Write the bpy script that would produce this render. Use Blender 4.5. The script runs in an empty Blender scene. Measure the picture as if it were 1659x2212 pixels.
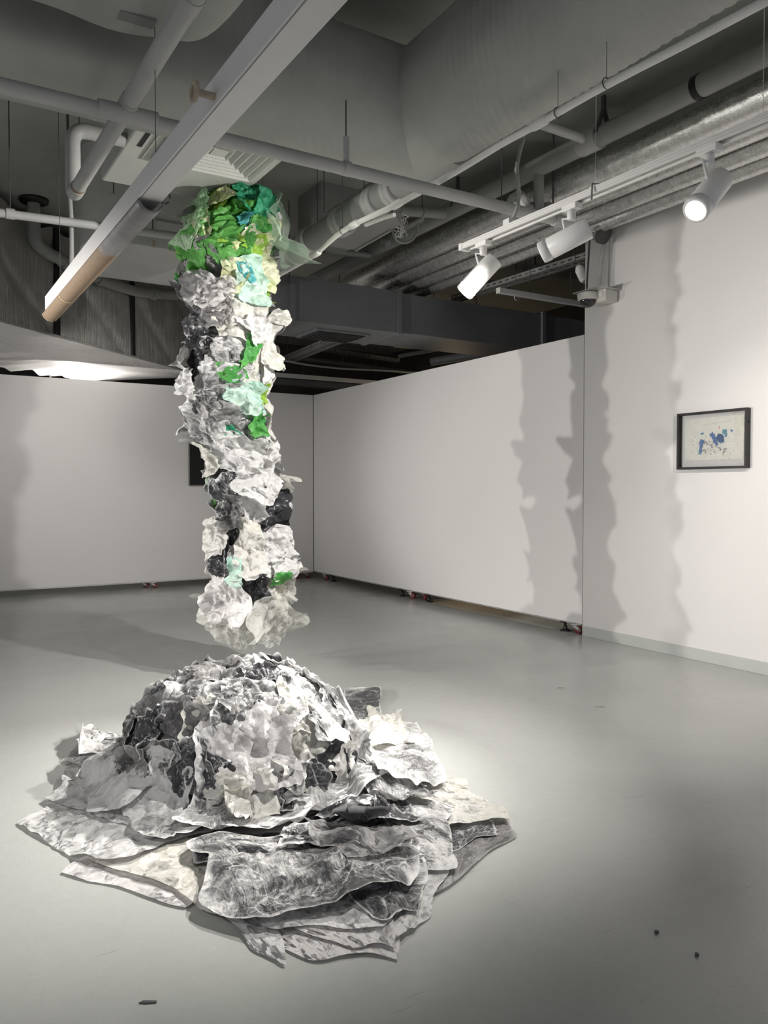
import bpy, math, random
import numpy as np
from mathutils import Vector, Matrix

random.seed(7)
S = bpy.context.scene
COL = S.collection
PI = math.pi
R = math.radians

# ---------------------------------------------------------------- camera frame
F_PX, CX, CY, EYE = 1731.0, 829.5, 1106.0, 1.45
PITCH, YAW = math.atan(51 / F_PX), R(31.27)
FW = np.array([math.sin(YAW) * math.cos(PITCH), math.cos(YAW) * math.cos(PITCH), -math.sin(PITCH)])
RT = np.array([math.cos(YAW), -math.sin(YAW), 0.0])
UP = np.cross(RT, FW)
EYEV = np.array([0, 0, EYE])
HF = np.array([math.sin(YAW), math.cos(YAW), 0.0])          # level direction into the room


def ray(px, py):
    return FW + (px - CX) / F_PX * RT + (CY - py) / F_PX * UP


def on_z(px, py, z):
    r = ray(px, py); return EYEV + r * (z - EYE) / r[2]


def on_x(px, py, x):
    r = ray(px, py); return EYEV + r * x / r[0]


def on_y(px, py, y):
    r = ray(px, py); return EYEV + r * y / r[1]


def at(px, py, d):
    return EYEV + ray(px, py) * d


# ---------------------------------------------------------------- tagging
def tag(o, label=None, cat=None, group=None, kind=None):
    if label: o['label'] = label
    if cat: o['category'] = cat
    if group: o['group'] = group
    if kind: o['kind'] = kind
    return o


def empty(name, loc=(0, 0, 0), rz=0.0, label=None, cat=None, group=None):
    o = bpy.data.objects.new(name, None)
    o.empty_display_size = 0.05
    COL.objects.link(o)
    o.location = loc
    o.rotation_euler = (0, 0, rz)
    return tag(o, label, cat, group)


def copy_tree(o, parent=None):
    c = o.copy(); COL.objects.link(c)
    if parent:
        c.parent = parent
        c.matrix_parent_inverse = o.matrix_parent_inverse.copy()
    for ch in list(o.children):
        copy_tree(ch, c)
    return c


# ---------------------------------------------------------------- mesh builder
def frame_from(d):
    d = np.array(d, float); d /= np.linalg.norm(d)
    a = np.array([0, 0, 1.0]) if abs(d[2]) < 0.9 else np.array([1.0, 0, 0])
    u = np.cross(a, d); u /= np.linalg.norm(u)
    return u, np.cross(d, u), d


class MB:
    def __init__(self):
        self.v, self.f, self.smooth = [], [], []

    def add(self, vs, fs, smooth=False):
        n = len(self.v)
        self.v += [tuple(map(float, p)) for p in vs]
        self.f += [tuple(i + n for i in f) for f in fs]
        self.smooth += [smooth] * len(fs)
        return self

    def box(self, lo, hi, axes=None, org=(0, 0, 0)):
        x0, y0, z0 = lo; x1, y1, z1 = hi
        vs = [(x0, y0, z0), (x1, y0, z0), (x1, y1, z0), (x0, y1, z0), (x0, y0, z1), (x1, y0, z1), (x1, y1, z1), (x0, y1, z1)]
        if axes is not None:
            a, b, c = [np.array(k, float) for k in axes]
            o = np.array(org, float)
            vs = [o + a * p[0] + b * p[1] + c * p[2] for p in vs]
        else:
            vs = [np.array(p) + np.array(org) for p in vs]
        return self.add(vs, [(0, 3, 2, 1), (4, 5, 6, 7), (0, 1, 5, 4), (1, 2, 6, 5), (2, 3, 7, 6), (3, 0, 4, 7)])

    def tube(self, pts, r, n=16, caps=True, rfun=None):
        pts = [np.array(p, float) for p in pts]
        m = len(pts)
        u = None; vs = []
        for i, p in enumerate(pts):
            if i == 0: t = pts[1] - p
            elif i == m - 1: t = p - pts[i - 1]
            else:
                a = pts[i + 1] - p; b = p - pts[i - 1]
                t = a / np.linalg.norm(a) + b / np.linalg.norm(b)
            t = t / np.linalg.norm(t)
            if u is None: u, w, _ = frame_from(t)
            else:
                u = u - t * (u @ t); u /= np.linalg.norm(u); w = np.cross(t, u)
            rr = r if not hasattr(r, '__len__') else r[i]
            for k in range(n):
                a = 2 * PI * k / n
                q = rr if rfun is None else rr * rfun(i, a)
                vs.append(p + q * (math.cos(a) * u + math.sin(a) * w))
        fs = []
        for i in range(m - 1):
            for k in range(n):
                k2 = (k + 1) % n
                fs.append((i * n + k, i * n + k2, (i + 1) * n + k2, (i + 1) * n + k))
        self.add(vs, fs, True)
        if caps:
            self.add(vs[:n], [tuple(range(n - 1, -1, -1))])
            self.add(vs[-n:], [tuple(range(n))])
        return self

    def lathe(self, prof, org, d=(0, 0, 1), n=32, capped=True):
        u, w, t = frame_from(d); o = np.array(org, float)
        vs = []
        for (r, z) in prof:
            for k in range(n):
                a = 2 * PI * k / n
                vs.append(o + t * z + r * (math.cos(a) * u + math.sin(a) * w))
        fs = []
        for i in range(len(prof) - 1):
            for k in range(n):
                k2 = (k + 1) % n
                fs.append((i * n + k, i * n + k2, (i + 1) * n + k2, (i + 1) * n + k))
        self.add(vs, fs, True)
        if capped:
            self.add(vs[:n], [tuple(range(n - 1, -1, -1))])
            self.add(vs[-n:], [tuple(range(n))])
        return self

    def prism(self, poly, org, a, b, d):
        """polygon in the a,b plane, pushed along d"""
        o = np.array(org, float); a = np.array(a, float); b = np.array(b, float); d = np.array(d, float)
        n = len(poly)
        vs = [o + a * p[0] + b * p[1] for p in poly] + [o + a * p[0] + b * p[1] + d for p in poly]
        fs = [tuple(range(n - 1, -1, -1)), tuple(range(n, 2 * n))] + [(i, (i + 1) % n, n + (i + 1) % n, n + i) for i in range(n)]
        return self.add(vs, fs)

    def build(self, name, mat, parent=None, bevel=0.0, label=None):
        me = bpy.data.meshes.new(name)
        v = self.v
        if parent is not None and parent.type == 'EMPTY' and parent.parent is None:
            pass
        me.from_pydata(v, [], self.f)
        me.validate(); me.update()
        if len(me.polygons) == len(self.smooth):
            me.polygons.foreach_set('use_smooth', self.smooth)
        me.materials.append(mat)
        o = bpy.data.objects.new(name, me); COL.objects.link(o)
        if parent is not None:
            o.parent = parent
            root = parent
            M = Matrix.Identity(4)
            chain = []
            while root is not None:
                chain.append(root); root = root.parent
            for c in reversed(chain):
                M = M @ (c.matrix_parent_inverse @ c.matrix_basis if c.parent else c.matrix_basis)
            o.matrix_parent_inverse = M.inverted()
        if bevel:
            md = o.modifiers.new('bevel', 'BEVEL'); md.width = bevel; md.segments = 2; md.limit_method = 'ANGLE'
        if label: o['label'] = label
        return o


def rods(parent, pts, r=.004, name='hanger_rod', top=4.5, mat=None):
    for a in pts:
        MB().tube([tuple(a), (a[0], a[1], top)], r, 6).build(name, mat or M['rod'], parent)


def strip(p, ax, up, ln, h, period=.09, slot=.05, frac=.3):
    """slotted steel strip with real holes, one connected mesh"""
    p = np.array(p, float); mb = MB(); vs = []; fs = []
    n = int(ln / period)
    xs = []
    for k in range(n): xs += [k * period + (period - slot) / 2, k * period + (period + slot) / 2]
    xs = [0] + xs + [ln]
    hs = [0, h * (.5 - frac / 2), h * (.5 + frac / 2), h]
    for x in xs:
        for z in hs: vs.append(p + ax * x + up * z)
    for i in range(len(xs) - 1):
        for j in range(3):
            if j == 1 and i % 2 == 1: continue
            fs.append((i * 4 + j, (i + 1) * 4 + j, (i + 1) * 4 + j + 1, i * 4 + j + 1))
    return mb.add(vs, fs)


def ring(c, hx, hy, w, z0, z1, lean=0.0):
    """square ring as one connected mesh"""
    vs = []
    for (dx, dz) in ((0, z0), (w, z0), (w + lean, z1), (lean, z1)):
        for sx, sy in ((-1, -1), (1, -1), (1, 1), (-1, 1)): vs.append((c[0] + sx * (hx - dx), c[1] + sy * (hy - dx), dz))
    fs = []
    for j in range(4):
        for k in range(4): fs.append((j * 4 + k, j * 4 + (k + 1) % 4, ((j + 1) % 4) * 4 + (k + 1) % 4, ((j + 1) % 4) * 4 + k))
    return MB().add(vs, fs)


# ---------------------------------------------------------------- materials
def newmat(name):
    m = bpy.data.materials.new(name); m.use_nodes = True
    nt = m.node_tree
    b = nt.nodes['Principled BSDF']
    return m, nt, b


def N(nt, typ, **kw):
    n = nt.nodes.new(typ)
    for k, v in kw.items():
        if k.startswith('i_'):
            key = k[2:].replace('_', ' ')
            n.inputs[key].default_value = v
        else:
            setattr(n, k, v)
    return n


def L(nt, a, b):
    nt.links.new(a, b)


def mathn(nt, op, a, b=None, clamp=False):
    n = nt.nodes.new('ShaderNodeMath'); n.operation = op; n.use_clamp = clamp
    for i, x in enumerate((a, b)):
        if x is None: continue
        if isinstance(x, (int, float)): n.inputs[i].default_value = x
        else: L(nt, x, n.inputs[i])
    return n.outputs[0]


def mixc(nt, fac, a, b):
    n = nt.nodes.new('ShaderNodeMix'); n.data_type = 'RGBA'
    for i, x in ((0, fac), (6, a), (7, b)):
        if isinstance(x, (int, float)): n.inputs[i].default_value = x
        elif isinstance(x, tuple): n.inputs[i].default_value = (*x[:3], 1)
        else: L(nt, x, n.inputs[i])
    return n.outputs[2]


def maprange(nt, x, a, b, c=0.0, d=1.0):
    n = nt.nodes.new('ShaderNodeMapRange'); n.clamp = True
    L(nt, x, n.inputs[0])
    for i, q in enumerate((a, b, c, d)): n.inputs[i + 1].default_value = q
    return n.outputs[0]


def noise(nt, vec, scale, detail=3.0, rough=0.55):
    n = N(nt, 'ShaderNodeTexNoise', i_Scale=scale, i_Detail=detail, i_Roughness=rough)
    if vec is not None: L(nt, vec, n.inputs['Vector'])
    return n.outputs['Fac']


def mapping(nt, vec, scale):
    n = N(nt, 'ShaderNodeMapping')
    n.inputs['Scale'].default_value = scale
    L(nt, vec, n.inputs['Vector'])
    return n.outputs[0]


def bump(nt, b, h, strength, dist=0.01):
    n = N(nt, 'ShaderNodeBump', i_Strength=strength, i_Distance=dist)
    L(nt, h, n.inputs['Height']); L(nt, n.outputs[0], b.inputs['Normal'])


def paint(name, col, rough=0.6, var=0.12, scale=3.0, bumps=0.0, metal=0.0, spec=0.4, bscale=60):
    m, nt, b = newmat(name)
    tc = N(nt, 'ShaderNodeTexCoord').outputs['Object']
    f = noise(nt, tc, scale, 5)
    lo = tuple(c * (1 - var) for c in col); hi = tuple(min(1, c * (1 + var)) for c in col)
    L(nt, mixc(nt, maprange(nt, f, .3, .7), lo, hi), b.inputs['Base Color'])
    b.inputs['Roughness'].default_value = rough
    b.inputs['Metallic'].default_value = metal
    b.inputs['Specular IOR Level'].default_value = spec
    if bumps: bump(nt, b, noise(nt, tc, bscale, 4), bumps, 0.01)
    return m


def emit(name, col, strength):
    m, nt, b = newmat(name)
    b.inputs['Base Color'].default_value = (*col, 1)
    b.inputs['Emission Color'].default_value = (*col, 1)
    b.inputs['Emission Strength'].default_value = strength
    return m


M = {}
M['wall'] = paint('white_wall_paint', (.74, .72, .70), .55, .015, 1.2, .05, spec=.3, bscale=140)
M['panel'] = paint('white_panel_paint', (.70, .68, .665), .5, .015, .9, .04, spec=.3, bscale=140)
M['slab'] = paint('grey_sprayed_concrete', (.38, .388, .355), .85, .13, 1.5, .25, spec=.2, bscale=30)
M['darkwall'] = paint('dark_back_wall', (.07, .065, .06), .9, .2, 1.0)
M['greypaint'] = paint('grey_pipe_paint', (.44, .44, .425), .5, .08, 4, .06)
M['lightpipe'] = paint('light_grey_pipe_paint', (.43, .43, .415), .5, .06, 4, .05)
M['midgrey'] = paint('mid_grey_paint', (.29, .293, .28), .55, .12, 3, .08)
M['casing'] = paint('grey_casing_paint', (.54, .545, .51), .6, .08, 2, .05)
M['darkduct'] = paint('charcoal_duct_paint', (.13, .135, .14), .55, .12, 1.5, .05)
M['black'] = paint('black_plastic', (.012, .012, .012), .45, .1)
M['blackframe'] = paint('black_wood_frame', (.018, .016, .016), .4, .2, 20, .05)
M['white'] = paint('white_lamp_metal', (.80, .79, .77), .4, .02)
M['offwhite'] = paint('off_white_plastic', (.62, .60, .56), .45, .04)
M['conduit'] = paint('pale_conduit_plastic', (.80, .79, .75), .45, .06, 6)
M['steel'] = paint('zinc_steel', (.55, .55, .54), .35, .15, 12, 0, metal=.8)
M['rod'] = paint('dark_threaded_rod', (.08, .08, .08), .6, .1)
M['trunk'] = paint('pale_grey_trunking', (.78, .77, .755), .4, .03, 3)
M['redrubber'] = paint('dark_red_wheel', (.16, .03, .03), .5, .1)
M['lens'] = emit('lit_lamp_lens', (1.0, .93, .82), 30)
M['glassdark'] = paint('smoked_dome', (.02, .02, .022), .08, .1, spec=.7)
M['warmbits'] = paint('bare_brown_pipe_lagging', (.42, .36, .27), .7, .3, 8, .3)


def m_floor():
    m, nt, b = newmat('grey_epoxy_floor')
    tc = N(nt, 'ShaderNodeTexCoord').outputs['Object']
    base = mixc(nt, maprange(nt, noise(nt, tc, .7, 5), .3, .7), (.405, .413, .393), (.45, .457, .437))
    fine = noise(nt, tc, 18, 6, .7)
    base = mixc(nt, maprange(nt, fine, .35, .75, 0, .22), base, (.53, .535, .515))
    # dark scuffs and grit with a shape of their own
    v = N(nt, 'ShaderNodeTexVoronoi', i_Scale=5.0); L(nt, tc, v.inputs['Vector'])
    sp = mathn(nt, 'LESS_THAN', v.outputs['Distance'], 0.028)
    keep = mathn(nt, 'GREATER_THAN', noise(nt, tc, 2.3, 1), .52)
    base = mixc(nt, mathn(nt, 'MULTIPLY', mathn(nt, 'MULTIPLY', sp, keep), .55), base, (.12, .11, .10))
    st = mapping(nt, tc, (1.2, 22, 1))
    v2 = N(nt, 'ShaderNodeTexVoronoi', i_Scale=1.3); L(nt, st, v2.inputs['Vector'])
    sc = mathn(nt, 'MULTIPLY', mathn(nt, 'LESS_THAN', v2.outputs['Distance'], .06), .35)
    base = mixc(nt, sc, base, (.2, .19, .18))
    v3 = N(nt, 'ShaderNodeTexVoronoi', i_Scale=14.0); L(nt, tc, v3.inputs['Vector'])
    wsp = mathn(nt, 'LESS_THAN', v3.outputs['Distance'], 0.05)
    base = mixc(nt, mathn(nt, 'MULTIPLY', mathn(nt, 'MULTIPLY', wsp, mathn(nt, 'GREATER_THAN', noise(nt, tc, 1.7, 1), .55)), .5), base, (.62, .62, .6))
    L(nt, base, b.inputs['Base Color'])
    L(nt, maprange(nt, noise(nt, tc, 2.5, 5), .3, .7, .16, .27), b.inputs['Roughness'])
    b.inputs['Specular IOR Level'].default_value = .45
    h = mathn(nt, 'ADD', noise(nt, tc, 45, 2), mathn(nt, 'MULTIPLY', noise(nt, tc, 5, 2), 1.5))
    bump(nt, b, h, .06, .01)
    return m


def m_foil(name, col, rough, scale, strength, ridges=False, metal=.9, dist=.02):
    m, nt, b = newmat(name)
    tc = N(nt, 'ShaderNodeTexCoord').outputs['Object']
    f = noise(nt, tc, scale * .15, 5)
    L(nt, mixc(nt, maprange(nt, f, .3, .7), tuple(c * .75 for c in col), col), b.inputs['Base Color'])
    b.inputs['Metallic'].default_value = metal
    L(nt, maprange(nt, noise(nt, tc, scale * .5, 3), .3, .7, rough * .8, rough * 1.25), b.inputs['Roughness'])
    h = noise(nt, tc, scale, 4, .6)
    if ridges:
        r = noise(nt, mapping(nt, tc, (30, 30, .6)), 1.4, 2)
        h = mathn(nt, 'ADD', mathn(nt, 'MULTIPLY', h, .5), mathn(nt, 'MULTIPLY', r, .9))
        h = mathn(nt, 'ADD', h, mathn(nt, 'MULTIPLY', noise(nt, tc, 3, 3), 1.6))
    bump(nt, b, h, strength, dist)
    return m


M['floor'] = m_floor()
M['silver'] = m_foil('silver_foil_lagging', (.86, .85, .83), .25, 120, .6, False, .82, .003)
M['foil'] = m_foil('dark_foil_cladding', (.50, .49, .465), .42, 38, .5, True, .6)
M['whitefoil'] = m_foil('pale_glossy_underside', (.84, .825, .80), .30, 4, .35, False, .05)


def m_cloth(name, col, ribs=0.0):
    m, nt, b = newmat(name)
    tc = N(nt, 'ShaderNodeTexCoord').outputs['Object']
    f = noise(nt, tc, 1.6, 5)
    L(nt, mixc(nt, maprange(nt, f, .3, .7), tuple(c * .85 for c in col), tuple(c * 1.1 for c in col)), b.inputs['Base Color'])
    b.inputs['Roughness'].default_value = .75
    b.inputs['Specular IOR Level'].default_value = .25
    bump(nt, b, mathn(nt, 'ADD', noise(nt, tc, 9, 4), mathn(nt, 'MULTIPLY', noise(nt, tc, 160, 2), .15)), .35, .02)
    return m


M['wrap'] = m_cloth('grey_insulation_wrap', (.40, .405, .38))
M['wrapdark'] = m_cloth('grey_insulation_wrap_worn', (.25, .25, .245))


def m_tubecover():
    m, nt, b = newmat('cardboard_brown_tube')
    tc = N(nt, 'ShaderNodeTexCoord').outputs['Object']
    sep = N(nt, 'ShaderNodeSeparateXYZ'); L(nt, tc, sep.inputs[0])
    y = mathn(nt, 'ADD', sep.outputs['Y'], mathn(nt, 'MULTIPLY', noise(nt, tc, 14, 3), .12))
    f = maprange(nt, y, 4.42, 4.50)
    bare = mixc(nt, maprange(nt, noise(nt, tc, 30, 4), .3, .7), (.215, .15, .095), (.25, .178, .115))
    grey = mixc(nt, maprange(nt, noise(nt, tc, 8, 5), .35, .7), (.20, .195, .195), (.30, .295, .29))
    L(nt, mixc(nt, f, grey, bare), b.inputs['Base Color'])
    L(nt, maprange(nt, f, 0, 1, .3, .7), b.inputs['Roughness'])
    bump(nt, b, noise(nt, tc, 25, 3), .15, .01)
    return m


M['tubecover'] = m_tubecover()
M['brass'] = paint('pale_yellow_band', (.75, .62, .33), .5, .05)


def paper(name, base, ink=(.035, .035, .04), amt=.0, thr=.5, trans=.22, clear=0.0, rough=.5, vein=.045, fold=.7, blot=3.0, base2=None, margin=True):
    """thin crumpled tracing paper, optionally rubbed with graphite hatching"""
    m, nt, b = newmat(name)
    uv = N(nt, 'ShaderNodeUVMap', uv_map='metres').outputs[0]
    rim = N(nt, 'ShaderNodeUVMap', uv_map='rim').outputs[0]
    wob = N(nt, 'ShaderNodeTexNoise', i_Scale=6.0, i_Detail=3.0); L(nt, uv, wob.inputs['Vector'])
    wv = N(nt, 'ShaderNodeVectorMath', operation='MULTIPLY_ADD')
    L(nt, wob.outputs['Color'], wv.inputs[0]); wv.inputs[1].default_value = (.10, .10, 0); L(nt, uv, wv.inputs[2])
    w = wv.outputs[0]
    v1 = N(nt, 'ShaderNodeTexVoronoi', feature='DISTANCE_TO_EDGE', i_Scale=11.0); L(nt, w, v1.inputs['Vector'])
    v2 = N(nt, 'ShaderNodeTexVoronoi', feature='DISTANCE_TO_EDGE', i_Scale=34.0); L(nt, w, v2.inputs['Vector'])

    def tilt(scale):
        """every facet of the crumpled sheet leans its own way"""
        v = N(nt, 'ShaderNodeTexVoronoi', i_Scale=scale); L(nt, w, v.inputs['Vector'])
        d = N(nt, 'ShaderNodeVectorMath', operation='SUBTRACT'); L(nt, w, d.inputs[0]); L(nt, v.outputs['Position'], d.inputs[1])
        c = N(nt, 'ShaderNodeVectorMath', operation='SUBTRACT'); L(nt, v.outputs['Color'], c.inputs[0]); c.inputs[1].default_value = (.5, .5, 0)
        k = N(nt, 'ShaderNodeVectorMath', operation='DOT_PRODUCT'); L(nt, d.outputs[0], k.inputs[0]); L(nt, c.outputs[0], k.inputs[1])
        return k.outputs['Value']
    col = base
    if base2: col = mixc(nt, maprange(nt, noise(nt, uv, 4, 4), .38, .62), base, base2)
    if amt:
        bl = noise(nt, uv, blot, 5, .62)
        sk = noise(nt, mapping(nt, w, (16, 170, 1)), 1.0, 3)
        sk2 = noise(nt, mapping(nt, w, (60, 9, 1)), 1.0, 2)
        s = mathn(nt, 'ADD', mathn(nt, 'MULTIPLY', bl, 1.25), mathn(nt, 'ADD', mathn(nt, 'MULTIPLY', sk, .42), mathn(nt, 'MULTIPLY', sk2, .22)))
        f = maprange(nt, s, thr + .44, thr + .70)
        brk = maprange(nt, noise(nt, uv, 9, 3), .40, .62)
        cre = mathn(nt, 'SUBTRACT', 1.0, mathn(nt, 'MULTIPLY', maprange(nt, v1.outputs[0], 0, vein, 0, 1), maprange(nt, v2.outputs[0], 0, vein * 1.4, .45, 1)))
        ve = mathn(nt, 'SUBTRACT', 1.0, mathn(nt, 'MULTIPLY', mathn(nt, 'MULTIPLY', cre, brk), .75))
        f = mathn(nt, 'MULTIPLY', f, ve)
        if margin:
            sx = N(nt, 'ShaderNodeSeparateXYZ'); L(nt, rim, sx.inputs[0])
            mu = mathn(nt, 'MINIMUM', sx.outputs[0], mathn(nt, 'SUBTRACT', 1.0, sx.outputs[0]))
            mv = mathn(nt, 'MINIMUM', sx.outputs[1], mathn(nt, 'SUBTRACT', 1.0, sx.outputs[1]))
            e = mathn(nt, 'ADD', mathn(nt, 'MINIMUM', mu, mv), mathn(nt, 'MULTIPLY', mathn(nt, 'SUBTRACT', bl, .5), .16))
            f = mathn(nt, 'MULTIPLY', f, maprange(nt, e, .008, .04))
        f = mathn(nt, 'MULTIPLY', f, amt)
        col = mixc(nt, f, col if not isinstance(col, tuple) else col, ink)
        L(nt, col, b.inputs['Base Color'])
    else:
        if isinstance(col, tuple): b.inputs['Base Color'].default_value = (*col, 1)
        else: L(nt, col, b.inputs['Base Color'])
    b.inputs['Roughness'].default_value = rough
    b.inputs['Specular IOR Level'].default_value = .5
    h = mathn(nt, 'MULTIPLY', mathn(nt, 'ADD', tilt(17.0), tilt(45.0)), fold)
    h = mathn(nt, 'ADD', h, mathn(nt, 'MULTIPLY', noise(nt, w, 22, 4), .010 * fold))
    bp = N(nt, 'ShaderNodeBump', i_Strength=1.0, i_Distance=1.0); L(nt, h, bp.inputs['Height'])
    L(nt, bp.outputs[0], b.inputs['Normal'])
    out = nt.nodes['Material Output']
    tr = N(nt, 'ShaderNodeBsdfTranslucent'); L(nt, bp.outputs[0], tr.inputs['Normal'])
    if isinstance(col, tuple): tr.inputs['Color'].default_value = (*col, 1)
    else: L(nt, col, tr.inputs['Color'])
    mx = N(nt, 'ShaderNodeMixShader'); mx.inputs[0].default_value = trans
    L(nt, b.outputs[0], mx.inputs[1]); L(nt, tr.outputs[0], mx.inputs[2])
    last = mx.outputs[0]
    if clear:
        tp = N(nt, 'ShaderNodeBsdfTransparent')
        m2 = N(nt, 'ShaderNodeMixShader'); m2.inputs[0].default_value = clear
        L(nt, last, m2.inputs[1]); L(nt, tp.outputs[0], m2.inputs[2]); last = m2.outputs[0]
    L(nt, last, out.inputs['Surface'])
    return m


WH = (.70, .695, .685)
P = {
    'white': paper('plain_white_paper', WH, trans=.25),
    'cream': paper('cream_paper', (.70, .685, .61), trans=.28, base2=(.69, .68, .65)),
    'pinkwhite': paper('warm_white_paper', (.69, .67, .66), amt=.55, thr=.56, trans=.2),
    'clear': paper('clear_tracing_paper', (.80, .79, .73), trans=.4, clear=.30, base2=(.74, .74, .70)),
    'veil': paper('thin_clear_tracing_paper', (.72, .72, .66), trans=.4, clear=.55),
    'streak': paper('white_paper_with_light_graphite', WH, amt=.85, thr=.42, trans=.2),
    'grey': paper('paper_rubbed_with_graphite', (.76, .755, .74), amt=.93, thr=.27, trans=.16),
    'smoke': paper('translucent_grey_paper', (.50, .49, .48), amt=.75, thr=.36, trans=.3, clear=.12, base2=(.38, .37, .365)),
    'dark': paper('paper_blackened_with_graphite', (.60, .60, .595), amt=.97, thr=.08, trans=.1, rough=.34),
    'black': paper('glossy_black_paper', (.055, .055, .06), trans=.04, rough=.30, base2=(.02, .02, .022)),
    'green': paper('leaf_green_paper', (.075, .29, .05), trans=.36, base2=(.13, .41, .09)),
    'deepgreen': paper('deep_green_paper', (.02, .20, .05), trans=.35, base2=(.06, .36, .08)),
    'emerald': paper('emerald_paper', (.02, .26, .13), trans=.3, base2=(.06, .42, .22)),
    'lightgreen': paper('light_green_paper', (.28, .50, .25), trans=.35, base2=(.42, .60, .38)),
    'lime': paper('lime_paper', (.34, .52, .07), trans=.35, base2=(.22, .44, .05)),
    'palegreen': paper('pale_yellow_green_paper', (.66, .72, .36), trans=.35, base2=(.76, .77, .58)),
    'paleveil': paper('pale_green_tracing_paper', (.36, .54, .39), trans=.4, clear=.42, base2=(.55, .65, .54)),
    'mint': paper('mint_paper', (.48, .74, .64), trans=.35, base2=(.62, .78, .68)),
    'teal': paper('teal_paper', (.10, .42, .42), trans=.3, base2=(.06, .34, .36)),
    'bright': paper('bright_green_paper', (.07, .34, .07), trans=.35, base2=(.16, .48, .12)),
}
PNAME = {'white': 'white_paper_sheet', 'cream': 'cream_paper_sheet', 'pinkwhite': 'white_paper_sheet', 'clear': 'tracing_paper_sheet',
         'veil': 'tracing_paper_sheet', 'streak': 'graphite_paper_sheet', 'grey': 'graphite_paper_sheet', 'smoke': 'grey_paper_sheet',
         'dark': 'blackened_paper_sheet', 'black': 'black_paper_sheet', 'green': 'green_paper_sheet', 'deepgreen': 'green_paper_sheet',
         'emerald': 'green_paper_sheet', 'lightgreen': 'green_paper_sheet', 'lime': 'lime_paper_sheet', 'palegreen': 'pale_green_paper_sheet',
         'paleveil': 'pale_green_paper_sheet', 'mint': 'mint_paper_sheet', 'teal': 'teal_paper_sheet', 'bright': 'green_paper_sheet'}
PLABEL = {'green': 'leaf green crumpled paper', 'deepgreen': 'deep green crumpled paper', 'emerald': 'emerald crumpled paper', 'lightgreen': 'light green crumpled paper',
          'lime': 'lime crumpled paper', 'palegreen': 'pale yellow-green crumpled paper', 'paleveil': 'see-through pale green paper', 'mint': 'mint crumpled paper',
          'teal': 'teal crumpled paper', 'bright': 'bright green crumpled paper', 'black': 'glossy black crumpled paper', 'dark': 'paper blackened with graphite',
          'cream': 'cream crumpled paper', 'grey': 'paper rubbed grey with graphite', 'smoke': 'translucent grey paper'}

# ================================================================ THE SETTING
WX, WY = 5.75, 11.66          # plane of the right-hand walls, plane of the far wall
SLAB = 4.5


def structure(name, mb, mat, parent=None, bevel=0):
    o = mb.build(name, mat, parent, bevel)
    if parent is None: o['kind'] = 'structure'
    return o


structure('floor', MB().box((-6, -4, -.1), (11, 16, 0)), M['floor'])
structure('ceiling', MB().box((-6, -4, SLAB), (11, 16, SLAB + .1)), M['slab'])
structure('wall_right', MB().box((WX, -4, 0), (WX + .22, 5.70, SLAB)), M['wall'])
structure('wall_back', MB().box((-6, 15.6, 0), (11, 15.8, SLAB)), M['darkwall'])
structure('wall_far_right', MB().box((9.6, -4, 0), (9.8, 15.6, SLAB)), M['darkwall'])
structure('baseboard_right', MB().box((WX - .012, -4, 0), (WX, 5.695, .1)), paint('grey_skirting_paint', (.50, .51, .49), .35, .05, 2), bevel=.003)


def caster(parent, x, y, h, ang):
    """twin-plate swivel caster under a partition; ang = rolling direction"""
    c, s = math.cos(ang), math.sin(ang)
    a = np.array([c, s, 0]); b = np.array([-s, c, 0]); z = np.array([0, 0, 1.0]); o = np.array([x, y, 0])
    wc = o + a * (-.035) + z * .04
    root = MB()
    root.box((-.045, -.03, h - .012), (.045, .03, h), (a, b, z), o)                 # top plate
    root.lathe([(.02, 0), (.02, .014)], o + z * (h - .026))
    for sd in (-1, 1):
        root.prism([(-.035 - .02, .032), (-.035 + .0, .028), (.03, h - .024), (-.02, h - .024)], o + b * sd * .024, a, z, b * .003 * sd)
    fork = root.build('caster', M['steel'], parent)
    MB().lathe([(.012, -.018), (.036, -.018), (.04, -.012), (.04, .012), (.036, .018), (.012, .018)], wc, b).build('wheel', M['redrubber'], fork)
    MB().lathe([(.008, -.03), (.008, .03)], wc, b, 12).build('axle', M['black'], fork)
    return fork


def foot(parent, x, y, h):
    o = (x, y, 0)
    m = MB()
    m.lathe([(.05, 0), (.05, .012), (.032, .02), (.012, .024), (.012, h), (.012, h)], o)
    m.lathe([(.022, .024), (.022, .05), (.012, .06)], o, n=6)
    m.box((x - .05, y - .03, h - .01), (x + .05, y + .03, h))
    return m.build('levelling_foot', M['black'], parent)


pr = empty('partition_wall', (WX + .04, 8.6, 0), 0, 'long white movable partition running along the right side on casters, shadow of the column across it', 'partition wall', 'movable partition walls')
MB().box((WX, 5.712, .11), (WX + .08, 11.655, 2.95)).build('panel', M['panel'], pr, .004)
MB().box((WX + .012, 5.73, .095), (WX + .068, 11.64, .112)).build('bottom_rail', M['steel'], pr)
for (yy, k) in ((5.82, PI * .75), (8.82, PI * .6), (11.3, PI * .6)):
    caster(pr, WX + .02, yy, .1, k)
for yy in (5.98, 9.05, 8.42, 11.05): foot(pr, WX + .04, yy, .1)
caster(pr, WX + .1, 8.62, .1, PI * .4)

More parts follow.
